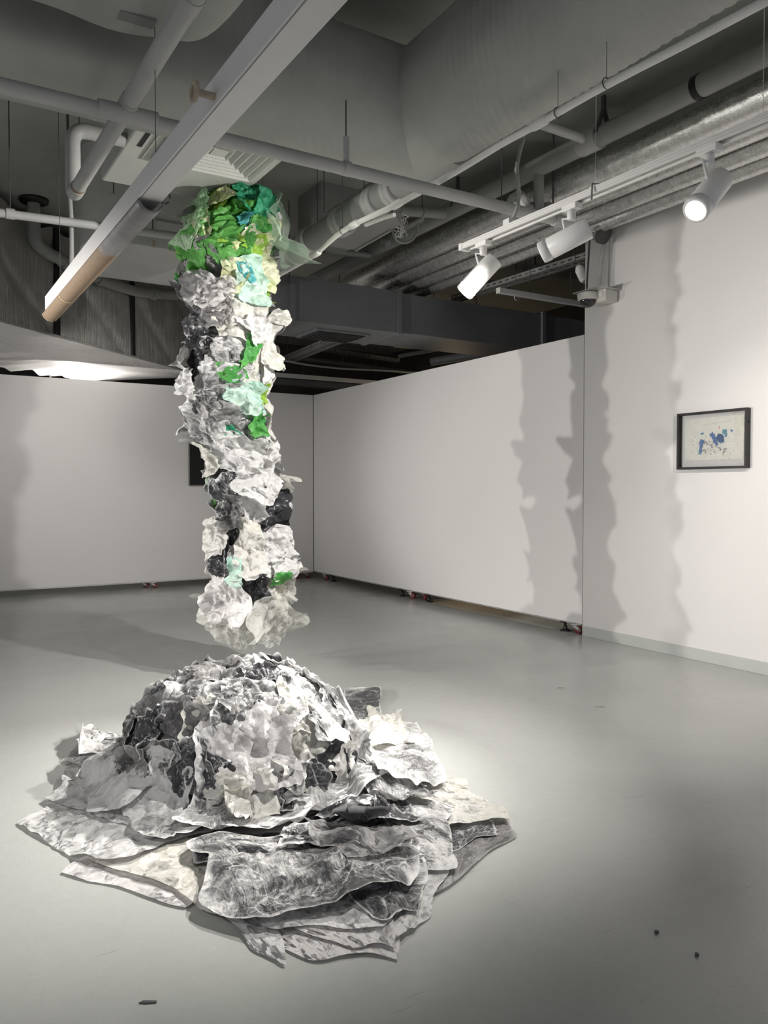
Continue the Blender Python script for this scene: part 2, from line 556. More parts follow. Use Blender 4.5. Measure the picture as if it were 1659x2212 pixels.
pl = empty('partition_wall', (2.5, WY + .04, 0), 0, 'white movable partition closing the far end behind the paper column, black picture hung on it', 'partition wall', 'movable partition walls')
MB().box((-2.2, WY, .10), (WX - .005, WY + .08, 2.95)).build('panel', M['panel'], pl, .004)
MB().box((-2.18, WY + .012, .085), (WX - .02, WY + .068, .102)).build('bottom_rail', M['steel'], pl)
caster(pl, 3.15, WY - .005, .09, PI * .9); caster(pl, 3.05, WY + .10, .09, PI * .9)
caster(pl, 5.62, WY + .0, .09, PI * 1.1); caster(pl, 5.45, WY + .07, .09, PI * .8)
foot(pl, 5.2, WY + .04, .09); foot(pl, .6, WY + .05, .09)

# ---------------------------------------------------------------- pictures
def hexmat(name, col, rough=.6): return paint(name, col, rough, .05, 20)


pic = empty('framed_drawing', (WX, 4.235, 1.85), 0, 'black-framed drawing of blue and grey shapes under glass on the tall right wall', 'picture')
y0, y1, z0, z1 = 3.905, 4.565, 1.61, 2.085
t, dpt = .019, .055
fr = MB()
fr.box((WX - dpt, y0, z0), (WX - .004, y0 + t, z1)); fr.box((WX - dpt, y1 - t, z0), (WX - .004, y1, z1))
fr.box((WX - dpt, y0 + t, z0), (WX - .004, y1 - t, z0 + t)); fr.box((WX - dpt, y0 + t, z1 - t), (WX - .004, y1 - t, z1))
fr.build('frame', M['blackframe'], pic, .002)
MB().box((WX - .012, y0 + t, z0 + t), (WX - .006, y1 - t, z1 - t)).build('backing_board', hexmat('grey_white_mount', (.66, .65, .62)), pic)
ply, pry = y1 - .055, y0 + .05
dr = MB().box((WX - .016, pry, z0 + .075), (WX - .013, ply, z1 - .05)).build('drawing_paper', hexmat('cream_drawing_paper', (.78, .765, .68)), pic)


def art_pt(u, v):      # u from the left (far) edge, v from the top, both 0..1 over the framed area
    return np.array([0, y1 - u * (y1 - y0), z1 - v * (z1 - z0)])


def blob(mb, u, v, ru, rv, rng, n=12, x=WX - .0168, rot=0.0):
    vs = []
    for k in range(n):
        a = 2 * PI * k / n; q = .7 + .5 * rng.random()
        du, dv = ru * q * math.cos(a), rv * q * math.sin(a)
        du, dv = du * math.cos(rot) - dv * math.sin(rot), du * math.sin(rot) + dv * math.cos(rot)
        p = art_pt(u + du, v + dv); p[0] = x; vs.append(p)
    mb.add(vs, [tuple(range(n))])


rg = random.Random(3)
for nm, col, lst in (
    ('blue_wash', (.055, .14, .36), [(.50, .44, .035, .05), (.53, .50, .03, .07), (.47, .41, .02, .03), (.33, .55, .03, .09), (.32, .66, .022, .07), (.76, .36, .018, .022), (.55, .57, .025, .03), (.36, .52, .02, .03)]),
    ('deep_blue_wash', (.03, .09, .22), [(.60, .47, .05, .075), (.49, .38, .012, .025), (.63, .51, .03, .05)]),
    ('turquoise_wash', (.08, .27, .36), [(.66, .37, .035, .05), (.34, .38, .03, .022), (.61, .53, .025, .04), (.68, .42, .025, .04), (.31, .72, .02, .025)])):
    im = hexmat(nm + '_ink', col)
    for i, q in enumerate(lst):
        mb = MB(); blob(mb, *q, rg, x=WX - .0166 - .0001 * i - (.0006 if 'deep' in nm else .0003 if 'turq' in nm else 0))
        mb.build(nm, im, dr)
mb = MB()
for i in range(90):
    u = min(.8, max(.2, rg.gauss(.48, .13))); v = min(.85, max(.35, rg.gauss(.6, .09)))
    a = rg.random() * PI; l = .012 + .03 * rg.random()
    p = art_pt(u, v); q = art_pt(u + l * math.cos(a), v + l * math.sin(a) * 1.2)
    p[0] = q[0] = WX - .0163
    mb.tube([p, q], .0007 + .0008 * rg.random(), 4)
for i in range(34):
    u = .35 + i * .012; p = art_pt(u, .235 - .0012 * i); p[0] = WX - .0163
    mb.tube([p, p + np.array([0, -.002, .002])], .0011, 4)
p = art_pt(.24, .545); q = art_pt(.78, .545); p[0] = q[0] = WX - .0162; mb.tube([p, q], .0006, 4)
mb.build('pencil_lines', hexmat('pencil_grey', (.16, .15, .14)), dr)
im = hexmat('grey_wash_ink', (.36, .35, .33))
for i in range(26):
    mb = MB(); blob(mb, .3 + .4 * rg.random(), .52 + .2 * rg.random(), .012 + .016 * rg.random(), .02, rg, 6, WX - .01615 - .00001 * i); mb.build('grey_wash', im, dr)
mb = MB(); blob(mb, .585, .29, .005, .03, rg, 6, WX - .0166); mb.build('red_mark', hexmat('red_ink', (.5, .06, .04)), dr)
g, nt, b = newmat('picture_glass')
out = nt.nodes['Material Output']
gl = N(nt, 'ShaderNodeBsdfGlossy'); gl.inputs['Roughness'].default_value = .02
tp = N(nt, 'ShaderNodeBsdfTransparent'); fz = N(nt, 'ShaderNodeFresnel', i_IOR=1.55)
mx = N(nt, 'ShaderNodeMixShader'); L(nt, fz.outputs[0], mx.inputs[0]); L(nt, tp.outputs[0], mx.inputs[1]); L(nt, gl.outputs[0], mx.inputs[2]); L(nt, mx.outputs[0], out.inputs['Surface'])
MB().box((WX - .030, y0 + t, z0 + t), (WX - .027, y1 - t, z1 - t)).build('glass', g, pic)
MB().box((WX - .03, y0 - .006, z1 - .12), (WX - .015, y0, z1 - .105)).build('side_clip', M['black'], pic)

bp = empty('black_picture', (3.95, WY, 1.85), 0, 'black rectangular picture on the far partition, half hidden behind the paper column', 'picture')
MB().box((3.70, WY - .05, 1.50), (4.35, WY - .003, 2.19)).build('canvas', paint('black_canvas', (.006, .006, .006), .7, .1), bp, .003)
MB().box((3.69, WY - .04, 1.49), (4.36, WY - .004, 2.20)).build('frame', paint('dull_grey_frame', (.22, .22, .21), .5), bp, .002)

# ================================================================ CEILING SERVICES
def hanger_rods(mb, pts, r=.004):
    for p in pts: mb.tube([p, (p[0], p[1], SLAB)], r, 6)


# --- big round insulated duct with its elbow
DX, DY, DZ, DR = 2.98, 4.49, 3.90, .38
dk = empty('round_duct', (DX, DY, DZ), 0, 'big grey ribbed insulated round duct bending in an elbow across the top of the picture', 'duct')
rng = np.random.default_rng(4)


def mitre_arm(along, length, name, mat, flat=False, end_cap=False):
    mb = MB(); n, m = 80, int(length / .016)
    ph = rng.random(8) * 6.28
    vs = []
    for i in range(m + 1):
        f = i / m
        for k in range(n):
            a = 2 * PI * k / n
            ca, sa = math.cos(a), math.sin(a)
            d = f * length
            amp = max(0, min(1, (d - .35) * 2) * (1 - max(0, d - .8) * 1.6)) if along == 'x' else min(1, max(0, (d - .3) * 1.6))
            rib = (.0035 if along == 'x' else .0052) * math.sin(d * 2 * PI / .062 + .7 * math.sin(2 * a + ph[0])) * amp
            sag = .008 * math.sin(2 * a + d * 1.7 + ph[1]) + .005 * math.sin(5 * a - d * 3.1 + ph[2]) + .003 * math.sin(9 * a + d * 5 + ph[3])
            q = 1 + (rib + sag * min(1, d * 1.2)) / DR
            if flat and d > .95:
                e = min(1.0, (d - .95) / .6); ex = 2 + 5 * e
                q *= (abs(ca) ** ex + abs(sa) ** ex) ** (-1 / ex)
            side, h = ca * DR * q, sa * DR * q
            w = (1 - f) ** 2.2
            # the inner side of the elbow (towards the camera corner) starts later than the outer side
            off = d - side * w * (1 if d < 1e9 else 0)
            if along == 'x': vs.append((DX - off, DY + side, DZ + h))
            else: vs.append((DX + side, DY - off, DZ + h))
    fs = []
    for i in range(m):
        for k in range(n):
            k2 = (k + 1) % n
            fs.append((i * n + k, i * n + k2, (i + 1) * n + k2, (i + 1) * n + k))
    mb.add(vs, fs, True)
    if end_cap: mb.add(vs[-n:], [tuple(range(n))])
    return mb.build(name, mat, dk)


mitre_arm('x', 5.0, 'duct_run', M['wrap'], True, True)
mitre_arm('y', 5.5, 'duct_run', M['wrap'], False, True)
rods(dk, ((1.9, DY, DZ + DR), (.7, DY, DZ + .3), (DX, 2.6, DZ + DR)), .006)

# --- boxy insulated duct, nearer, top left
bx = empty('box_duct', (0, 3.1, 3.7), 0, 'grey wrapped rectangular duct at the top left corner, in front of the round duct', 'duct')
mb = MB()
n, m = 60, 130
vs = []
for i in range(m + 1):
    f = i / m; x = -1.9 + 3.2 * f
    tp_ = 1 - max(0, (f - .93) / .07) ** 3 * .35
    for k in range(n):
        a = 2 * PI * k / n; ex = 9
        ca, sa = math.cos(a), math.sin(a)
        q = (abs(ca) ** ex + abs(sa) ** ex) ** (-1 / ex) * tp_
        wv = .010 * math.sin(5 * x + 3 * a) + .008 * math.sin(11 * x - 5 * a + 1)
        vs.append((x, 3.08 + (.61 + wv) * q * ca, 3.74 + (.30 + wv) * q * sa))
fs = [(i * n + k, i * n + (k + 1) % n, (i + 1) * n + (k + 1) % n, (i + 1) * n + k) for i in range(m) for k in range(n)]
mb.add(vs, fs, True); mb.add(vs[-n:], [tuple(range(n))])
mb.build('wrapped_casing', M['wrap'], bx)
mb = MB(); mb.box((.82, 3.45, 3.425), (.97, 3.52, 3.436)); mb.build('tape_patch', M['wrapdark'], bx)
rods(bx, [(.9, 2.7, 4.0), (.9, 3.5, 4.0), (-.6, 3.5, 4.0)], .006)

# --- air-conditioning cassette
ac = empty('air_conditioner', (1.8, 5.4, 3.7), 0, 'grey boxed ceiling air conditioner with square louvred grille, behind the long light trunking', 'air conditioner')
MB().box((1.31, 4.62, 3.70), (2.30, 6.14, SLAB)).build('casing', M['casing'], ac, .012)
gc = np.array([1.86, 5.17]); gs = .36
gm = MB().box((gc[0] - gs - .05, gc[1] - gs - .05, 3.688), (gc[0] + gs + .05, gc[1] + gs + .05, 3.70)).build('grille_frame', M['casing'], ac, .003)
for k in range(6):
    s0 = gs * (1 - k * .155)
    ring(gc, s0, s0, .008, 3.666, 3.690, .034).build('louvre', M['casing'], gm)
MB().box((gc[0] - .05, gc[1] - .05, 3.672), (gc[0] + .05, gc[1] + .05, 3.688)).build('grille_centre', M['casing'], gm)
for (a, b_, c, d_) in ((1.60, 4.70, 2.12, 4.735), (1.38, 4.95, 1.41, 5.4)):
    MB().box((a, b_, 3.696), (c, d_, 3.7005)).build('air_slot', M['black'], ac)

# --- second unit with a rounded end
a2 = empty('air_conditioner', (2.5, 7.7, 3.6), 0, 'grey ceiling unit with a rounded corner, between the foil duct and the paper column', 'air conditioner')
pts = [(1.72 + .25 * (1 - math.cos(q)) , 7.0 + .25 * (1 - math.sin(q))) for q in np.linspace(0, PI / 2, 8)]
c_, e_ = on_z(195, 492, 3.62), on_z(400, 590, 3.62)
mb = MB()
poly = [(1.52, 8.5), (1.44, 7.62)] + [(1.44 + .30 - .30 * math.cos(q), 7.6 - .30 * math.sin(q)) for q in np.linspace(0, PI / 2, 8)] + [(3.0, 7.30), (3.0, 8.6), (1.7, 8.6)]
mb.prism(poly, (0, 0, 3.62), (1, 0, 0), (0, 1, 0), (0, 0, SLAB - 3.62))
mb.build('casing', M['casing'], a2, .006)
MB().box((1.8, 7.288, 3.86), (3.0, 7.302, 3.875)).build('casing_seam', M['midgrey'], a2)

# --- slotted strut under the casette
st = empty('slotted_strut', (1.8, 6.0, 3.45), 0, 'thin perforated steel strut crossing behind the long light trunking', 'strut')
p, q = on_z(232, 416, 3.95), on_z(520, 462, 3.95)
ax = (q - p); ln = np.linalg.norm(ax); ax /= ln
sm = strip(p - np.array([0, 0, .025]), ax, np.array([0, 0, 1.0]), ln, .05, .08, .045, .26).build('rail', M['casing'], st).modifiers.new('thick', 'SOLIDIFY'); sm.thickness = .003
rods(st, [p + ax * .05, q - ax * .05], .005)

# --- pipes
def bend(pts, rad=.12, n=7):
    """polyline with rounded corners"""
    out = [np.array(pts[0], float)]
    for i in range(1, len(pts) - 1):
        p0, p1, p2 = [np.array(k, float) for k in pts[i - 1:i + 2]]
        a = (p0 - p1); b = (p2 - p1); la, lb = np.linalg.norm(a), np.linalg.norm(b)
        r_ = min(rad, la * .45, lb * .45)
        s, e = p1 + a / la * r_, p1 + b / lb * r_
        for k in range(n + 1):
            f = k / n
            out.append((1 - f) ** 2 * s + 2 * f * (1 - f) * p1 + f * f * e)
    out.append(np.array(pts[-1], float))
    return out


PZ = 3.30
nearp = empty('water_pipe', (.98, 3.5, PZ), 0, 'pale grey pipe at upper left running towards the camera and ending in an elbow', 'pipe', 'ceiling pipes')
MB().tube([(.98, -1.5, PZ), (.98, 5.28, PZ)], .042, 20).build('pipe', M['lightpipe'], nearp)
MB().tube([(.98, 2.98, PZ), (.98, 3.09, PZ)], .046, 20).build('coupling', M['lightpipe'], nearp)
MB().tube([(.98, 3.93, PZ), (.98, 4.07, PZ)], .047, 20).build('coupling', M['lightpipe'], nearp)
MB().tube([(.98, 5.20, PZ), (.98, 5.235, PZ)], .0435, 20).build('tape_band', M['tubecover'], nearp, label='rusty brown band')
MB().tube(bend([(.98, 5.23, PZ), (.98, 5.40, PZ), (.98, 5.40, PZ + .42), (1.3, 5.40, PZ + .42)], .09), .047, 18).build('elbow', M['lightpipe'], nearp)
rods(nearp, [(1.02, 5.4, PZ + .44), (1.25, 5.4, PZ + .44)])

cross = empty('water_pipe', (2.2, 4.0, 3.27), 0, 'long grey pipe crossing the ceiling from left edge towards the right track lights', 'pipe', 'ceiling pipes')
MB().tube([(-2.5, 4.0, 3.27), (3.84, 4.0, 3.23)], .036, 20).build('pipe', M['greypaint'], cross)
MB().tube([(.84, 4.0, 3.255), (1.12, 4.0, 3.255)], .043, 20).build('tee', M['greypaint'], cross)
cl = MB().tube([(2.16, 4.0, 3.243), (2.20, 4.0, 3.243)], .041, 20); cl.box((2.165, 3.99, 3.27), (2.195, 4.01, 3.42)); cl.build('clamp', M['greypaint'], cross)
MB().tube([(3.74, 4.0, 3.23), (3.86, 4.0, 3.23), (3.87, 4.0, 3.23)], [.041, .041, .034], 18).build('end_cap', M['greypaint'], cross)
rods(cross, [(2.18, 4.0, 3.40)], .004, top=3.62)
rods(cross, [(3.3, 4.0, 3.26)])

# trunking light
tx, tz = .98, 2.78
tr = empty('light_trunking', (tx, 3.5, tz), 0, 'long pale square trunking slung diagonally from the top centre down to the left', 'light fitting')
w = .052
mb = MB(); mb.box((tx - w, -1.0, tz - .05), (tx + w, 6.22, tz + .05)); mb.build('channel', M['trunk'], tr, .004)
MB().box((tx - w + .006, -1.0, tz - .0515), (tx - w + .010, 6.2, tz - .0495)).build('cover_seam', M['midgrey'], tr)
mb = MB(); ny = 60; nn = 22; vs = []
for i in range(ny + 1):
    y = 3.60 + 2.72 * i / ny
    for k in range(nn + 1):
        a = R(-10) - R(160) * k / nn
        vs.append((tx + .004 + .060 * math.cos(a), y, tz - .045 + .060 * math.sin(a)))
k1 = nn + 1
fs = [(i * k1 + k, i * k1 + k + 1, (i + 1) * k1 + k + 1, (i + 1) * k1 + k) for i in range(ny) for k in range(nn)]
mb.add(vs, fs, True)
tc_ = mb.build('tube_cover', M['tubecover'], tr, label='brown half-round cover under the trunking')
sm = tc_.modifiers.new('thick', 'SOLIDIFY'); sm.thickness = .005
for yy in (5.62, 6.31):
    mb = MB(); vs = []
    for j in (0, .012):
        for k in range(nn + 1):
            a = R(-8) - R(164) * k / nn
            vs.append((tx + .004 + .0625 * math.cos(a), yy + j, tz - .045 + .0625 * math.sin(a)))
    mb.add(vs, [(k, k + 1, k1 + k + 1, k1 + k) for k in range(nn)], True)
    mb.build('end_band', M['brass'], tr)
for yy in (3.66, 5.0):
    MB().tube([(tx + .075 + .028 * math.cos(q), yy, tz - .01 + .028 * math.sin(q)) for q in np.linspace(0, 5.6, 18)], .004, 6).build('wire_loop', M['rod'], tr)
mb = MB().tube([(tx - .11, 2.62, tz - .02), (tx - .04, 2.62, tz - .02)], .012, 12); mb.lathe([(.012, 0), (.034, .0), (.034, .012), (.02, .014), (.02, .004)], (tx - .115, 2.62, tz - .02), (-1, 0, 0), 20)
mb.build('side_bracket', M['warmbits'], tr, label='rusty round end of a side bracket')
rods(tr, [(tx, yy, tz + .05) for yy in (1.2, 3.52, 5.9)], .0018, 'suspension_wire')

# white conduit
cd = empty('conduit_pipe', (2.8, 4, 3.3), 0, 'thin bright white conduit running diagonally under the round duct to the upper right', 'pipe', 'ceiling pipes')
pts = [on_x(px, py, 2.86) for px, py in ((596, 598), (640, 573), (680, 550), (720, 515), (755, 490), (800, 468), (860, 440), (920, 408), (1000, 362), (1080, 313), (1160, 269), (1300, 189), (1480, 95), (1659, 0), (1860, -108))]
sp = []
for i in range(len(pts) - 1):
    p0 = pts[max(0, i - 1)]; p1 = pts[i]; p2 = pts[i + 1]; p3 = pts[min(len(pts) - 1, i + 2)]
    for k in range(6):
        u = k / 6
        sp.append(.5 * ((2 * p1) + (-p0 + p2) * u + (2 * p0 - 5 * p1 + 4 * p2 - p3) * u * u + (-p0 + 3 * p1 - 3 * p2 + p3) * u ** 3))
sp.append(pts[-1])
MB().tube(sp, .019, 14).build('pipe', M['conduit'], cd)
for (px, py) in ((1165, 266), (858, 441), (765, 485), (683, 548)):
    p = on_x(px, py, 2.86); dd = pts[11] - pts[9]; dd /= np.linalg.norm(dd)
    if px < 900: dd = on_x(px + 20, py - 12, 2.86) - p; dd /= np.linalg.norm(dd)
    MB().tube([p - dd * .06, p - dd * .045, p + dd * .045, p + dd * .06], [.020, .026, .026, .020], 14).build('coupling', M['conduit'], cd)
MB().tube([on_x(790, 486, 2.9), on_x(830, 470, 2.9), on_x(852, 464, 2.9)], .014, 10).build('branch', M['conduit'], cd)
for px, py in ((1205, 244), (1310, 180), (740, 498)):
    p = on_x(px, py, 2.86)
    MB().tube([p + np.array([.02, 0, .0]) * math.cos(q) * 1.3 + np.array([0, 0, .026]) * math.sin(q) for q in np.linspace(0, 6.28, 12)], .003, 5).build('wire_tie', M['rod'], cd)
    rods(cd, [p + np.array([0, 0, .02])], .0015, 'tie_wire')

# big grey drain pipe
bg = empty('drain_pipe', (3.1, 6, 3.6), 0, 'thick grey drain pipe with ribbed couplings, between paper column and round duct', 'pipe', 'ceiling pipes')
MB().tube([(3.1, 4.2, 3.62), (3.1, 9.4, 3.58)], .098, 26).build('pipe', M['midgrey'], bg)
for yy in (4.95, 5.22, 5.75, 6.35):
    mb = MB()
    mb.tube([(3.1, yy - .06, 3.6), (3.1, yy - .055, 3.6), (3.1, yy - .03, 3.6), (3.1, yy - .025, 3.6), (3.1, yy + .0, 3.6), (3.1, yy + .005, 3.6), (3.1, yy + .05, 3.6), (3.1, yy + .055, 3.6)],
            [.1, .118, .118, .107, .107, .118, .118, .1], 26)
    mb.build('coupling', M['greypaint'], bg)
mb = MB(); mb.tube([(3.1, 7.05, 3.6), (3.1, 7.06, 3.6)], .101, 24); mb.build('strap', M['lightpipe'], bg)
rods(bg, [(3.1, 5.4, 3.7), (3.1, 6.2, 3.7), (3.1, 7.6, 3.7)])

# grey upper pipe along the right
up = empty('sprinkler_main', (4.74, 5, 4.2), 0, 'dark grey main pipe with black straps, above the silver lagged pipes', 'pipe', 'ceiling pipes')
MB().tube([(4.74, -2, 4.2), (4.74, 9.6, 4.2)], .078, 24).build('pipe', M['midgrey'], up)
for yy in (3.62,): MB().tube([(4.74, yy, 4.2), (4.74, yy + .05, 4.2)], .083, 24).build('strap', M['black'], up)
MB().tube([(4.74, 4.55, 4.2), (4.74, 4.75, 4.2)], .09, 24).build('tee', M['greypaint'], up)
MB().tube([(4.74, 4.65, 4.2), (3.85, 4.65, 4.22)], .036, 16).build('branch', M['greypaint'], up)
for yy in (6.1, 7.6): MB().tube([(4.74, yy, 4.2), (4.60, yy, 4.14)], .045, 14).build('stub', M['midgrey'], up)
for yy in (4.5, 6.4):
    MB().prism([(-.09, 4.2), (-.075, 4.2), (0.0, 4.37), (.075, 4.2), (.09, 4.2), (.012, 4.40), (.012, SLAB), (-.012, SLAB), (-.012, 4.40)], (4.74, yy, 0), (1, 0, 0), (0, 0, 1), (0, .03, 0)).build('clevis_hanger', M['rod'], up)
MB().tube([(4.74, 5.25, 4.2), (4.74, 5.25, 3.72)], .045, 16).build('drop_pipe', M['midgrey'], up)

# silver lagged pipes, four side by side
for i, (x, z, r_, lab, y_end) in enumerate((
        (4.97, 4.06, .115, 'fat crinkled silver-lagged pipe nearest the dark main, uppermost of the four', 9.0),
        (5.18, 3.97, .085, 'second crinkled silver-lagged pipe down, half behind the white light track', 9.0),
        (5.37, 3.91, .075, 'third crinkled silver-lagged pipe down, next to the lowest one', 9.0),
        (5.55, 3.87, .07, 'lowest crinkled silver-lagged pipe, closest to the tall white wall', 9.0))):
    sv = empty('lagged_pipe', (x, 5, z), 0, lab, 'pipe', 'silver lagged pipes')
    m_ = 420; rg2 = np.random.default_rng(20 + i)
    ph = rg2.random(9) * 6.28
    pts = [(x, -2 + (y_end + 2) * k / m_, z) for k in range(m_ + 1)]
    jit = rg2.normal(0, .0022, (m_ + 1, 30)); ang = np.linspace(0, 2 * PI, 30, endpoint=False)
    tab = 1 + jit + .008 * np.sin(2 * ang + 3 * np.linspace(-2, y_end, m_ + 1)[:, None] + ph[0])
    MB().tube(pts, r_, 30, True, lambda a_, b_, T=tab: T[a_, int(round(b_ / (2 * PI) * 30)) % 30]).build('lagging', M['silver'], sv)
    for k in range(4):
        yy = .8 + 1.9 * k + .3 * i
        MB().tube([(x, yy, z), (x, yy + .07, z)], r_ * 1.03, 24).build('foil_tape', M['silver'], sv)
sb = empty('silver_elbow', (4.7, 5.2, 3.8), 0, 'crumpled silver foil pipe end hanging under the dark main pipe', 'pipe')
rg2 = np.random.default_rng(5); jt = 1 + rg2.normal(0, .09, (30, 20))
MB().tube(bend([(4.92, 5.30, 3.86), (4.70, 5.34, 3.80), (4.52, 5.30, 3.92)], .12, 27), .085, 20, True, lambda a_, b_: jt[min(29, a_), int(round(b_ / (2 * PI) * 20)) % 20]).build('foil_lagging', M['silver'], sb)
MB().box((4.72, 5.18, 3.76), (4.90, 5.30, 3.83)).build('bracket', M['midgrey'], sb)
rods(sb, [(4.86, 5.2, 3.80)], .008)

# light track
TX, TZ = 3.25, 3.05
tk = empty('light_track', (TX, 2, TZ), 0, 'white electrified light track hung in front of the tall right wall', 'light track')
mb = MB()
mb.prism([(-.036, .0), (-.036, .036), (.036, .036), (.036, 0), (.022, 0), (.022, .02), (-.022, .02), (-.022, 0)], (TX, -2.0, TZ - .018), (1, 0, 0), (0, 0, 1), (0, 6.30, 0))
mb.build('rail', M['white'], tk)
for z_ in (-.008, .006):
    MB().box((TX - .0375, -2.0, TZ + z_ - .0015), (TX - .0355, 4.3, TZ + z_ + .0015)).build('groove', M['offwhite'], tk)
MB().box((TX - .04, 4.30, TZ - .022), (TX + .04, 4.335, TZ + .022)).build('end_cap', M['white'], tk, .003)
for yy in (.6, 2.17, 3.15):
    rods(tk, [(TX, yy, TZ + .025)], .0016, 'suspension_wire', mat=M['offwhite'])
    MB().box((TX - .02, yy - .03, TZ + .017), (TX + .02, yy + .03, TZ + .03)).build('wire_gripper', M['white'], tk)
MB().tube([(TX + .05, 3.14, TZ + .045), (TX - .045, 3.13, TZ + .03), (TX - .06, 3.12, TZ - .06)], .006, 6).build('clip', M['tubecover'], tk)
fx = empty('flexible_conduit', (3.3, 4, 3.4), 0, 'curved grey flexible conduit dropping from the ceiling to the light track end', 'conduit')
pts = [on_x(px, py, x_) for px, py, x_ in ((1130, 303, 3.9), (1122, 330, 3.75), (1116, 362, 3.6), (1118, 390, 3.45), (1121, 420, 3.36), (1118, 450, 3.30), (1106, 478, 3.27), (1098, 487, 3.25))]
MB().tube(bend(pts, .2, 6), .013, 12).build('hose', M['greypaint'], fx)
MB().tube([pts[2], pts[2] - np.array([0, 0, .02])], .016, 12).build('collar', M['steel'], fx)
p = pts[-1]; MB().box((p[0] - .02, p[1] - .03, TZ + .015), (p[0] + .02, p[1] + .03, TZ + .06)).build('junction', M['white'], fx, .003)
MB().tube([tuple(pts[0]), (pts[0][0], pts[0][1], SLAB)], .012, 10).build('riser', M['greypaint'], fx)

LAMPS = []


def spotlight(cx, cy, dirv, label, lit=True, bracket_at=None, length=.29, rad=.061):
    ctr = at_track(cx, cy)
    d = np.array(dirv, float); d /= np.linalg.norm(d)
    root = empty('track_spotlight', tuple(ctr), 0, label, 'spotlight', 'track spotlights')
    back, front = ctr - d * length * .5, ctr + d * length * .5
    MB().lathe([(rad - .004, 0), (rad, .004), (rad, length - .055), (rad - .003, length - .053)], back, d, 40).build('housing', M['white'], root)
    MB().lathe([(rad - .003, length - .055), (rad - .003, length - .048), (rad + .001, length - .046), (rad + .001, length - .008), (rad - .003, length), (rad - .013, length), (rad - .015, length - .02)], back, d, 40, False).build('focus_ring', M['white'], root)
    MB().lathe([(.0, length - .022), (rad - .015, length - .0215), (rad - .015, length - .019), (0, length - .016)], back, d, 32, False).build('lens', M['lens'] if lit else M['offwhite'], root)
    u, w_, _ = frame_from(d)
    ay = bracket_at if bracket_at is not None else ctr[1] + .0
    top = np.array([TX, ay, TZ - .018])
    MB().box((TX - .026, ay - .055, TZ - .045), (TX + .026, ay + .055, TZ - .012)).build('track_adapter', M['white'], root, .004)
    MB().lathe([(.02, 0), (.024, .006), (.024, .045), (.018, .052)], top - np.array([0, 0, .08]), (0, 0, 1), 20).build('swivel', M['white'], root)
    # flat cranked arm from the swivel down beside the housing
    j = top - np.array([0, 0, .07])
    hd = np.array([d[0], d[1], 0]); hd /= np.linalg.norm(hd)
    e = j + hd * .05
    tgt = ctr + np.array([0, 0, rad])
    MB().tube([j, e, tgt, ctr], .008, 8).build('arm', M['white'], root)
    return ctr, d, front


def at_track(px, py): return on_x(px, py, TX)


def aim(a, b_, c): return a * RT + b_ * np.array([0, 0, 1.0]) + c * HF


for args in (
    (1035, 597, aim(-.65, -.70, .06), 'white track spotlight nearest the track end, aimed down at the paper mound', True, 4.12),
    (1220, 520, aim(-.90, -.39, .44), 'white track spotlight pointing away left at the column, in front of the wall edge', True, 3.33),
    (1529, 421, aim(-.52, -.60, -.42), 'glaring white track spotlight facing the camera, high at the right', True, 2.44)):
    LAMPS.append(spotlight(*args))

# dome camera on its bracket
cam_o = empty('dome_camera', (5.6, 5.5, 3.2), 0, 'white dome security camera on a pale bracket box at the wall edge', 'security camera')
c = on_x(1270, 648, 5.55)
MB().lathe([(.0, .065), (.085, .065), (.10, .055), (.092, .0), (.085, -.004), (.07, -.006)], c, (0, 0, 1), 36, False).build('body', M['offwhite'], cam_o)
MB().lathe([(.076 * math.cos(q), -.004 - .066 * math.sin(q)) for q in np.linspace(0, PI / 2 - .01, 12)], c, (0, 0, 1), 32, False).build('dome', M['glassdark'], cam_o)
bk = on_x(1304, 650, 5.66)
MB().box((5.58, bk[1] - .10, c[2] - .035), (5.735, bk[1] + .11, c[2] + .07)).build('junction_box', M['offwhite'], cam_o, .006)
MB().box((5.47, bk[1] - .13, c[2] + .068), (5.74, c[1] + .12, c[2] + .078)).build('bracket_plate', M['steel'], cam_o)
for dy in (-.03, .05): MB().lathe([(.026, 0), (.026, .012), (.02, .014)], (5.582, bk[1] + dy - .02, c[2] + .03), (-1, 0, 0), 18).build('knockout', M['offwhite'], cam_o)
MB().tube([(5.62, bk[1] + .03, c[2] + .07), (5.64, bk[1] + .02, c[2] + .32), (5.67, bk[1] - .02, c[2] + .7), (5.68, bk[1] - .02, SLAB)], .02, 12).build('conduit', M['greypaint'], cam_o)
MB().tube([(5.55, c[1] + .02, c[2] + .07), (5.60, c[1] - .02, SLAB)], .009, 8).build('hanger_rod', M['rod'], cam_o)
bc = empty('bullet_camera', (5.9, 6.2, 3.5), 0, 'small white security camera peeking out behind the tall wall edge', 'security camera')
p = on_y(1259, 592, 5.95)
MB().lathe([(.03, -.1), (.055, -.06), (.06, .05), (.045, .08)], p, (.2, -.5, -1), 24).build('body', M['white'], bc)
MB().tube([p + np.array([.02, 0, .06]), (p[0] + .25, p[1], p[2] + .1)], .018, 10).build('mount', M['white'], bc)
MB().tube([(p[0] + .25, p[1], p[2] + .1), (p[0] + .25, p[1], SLAB)], .012, 8).build('drop_rod', M['rod'], bc)

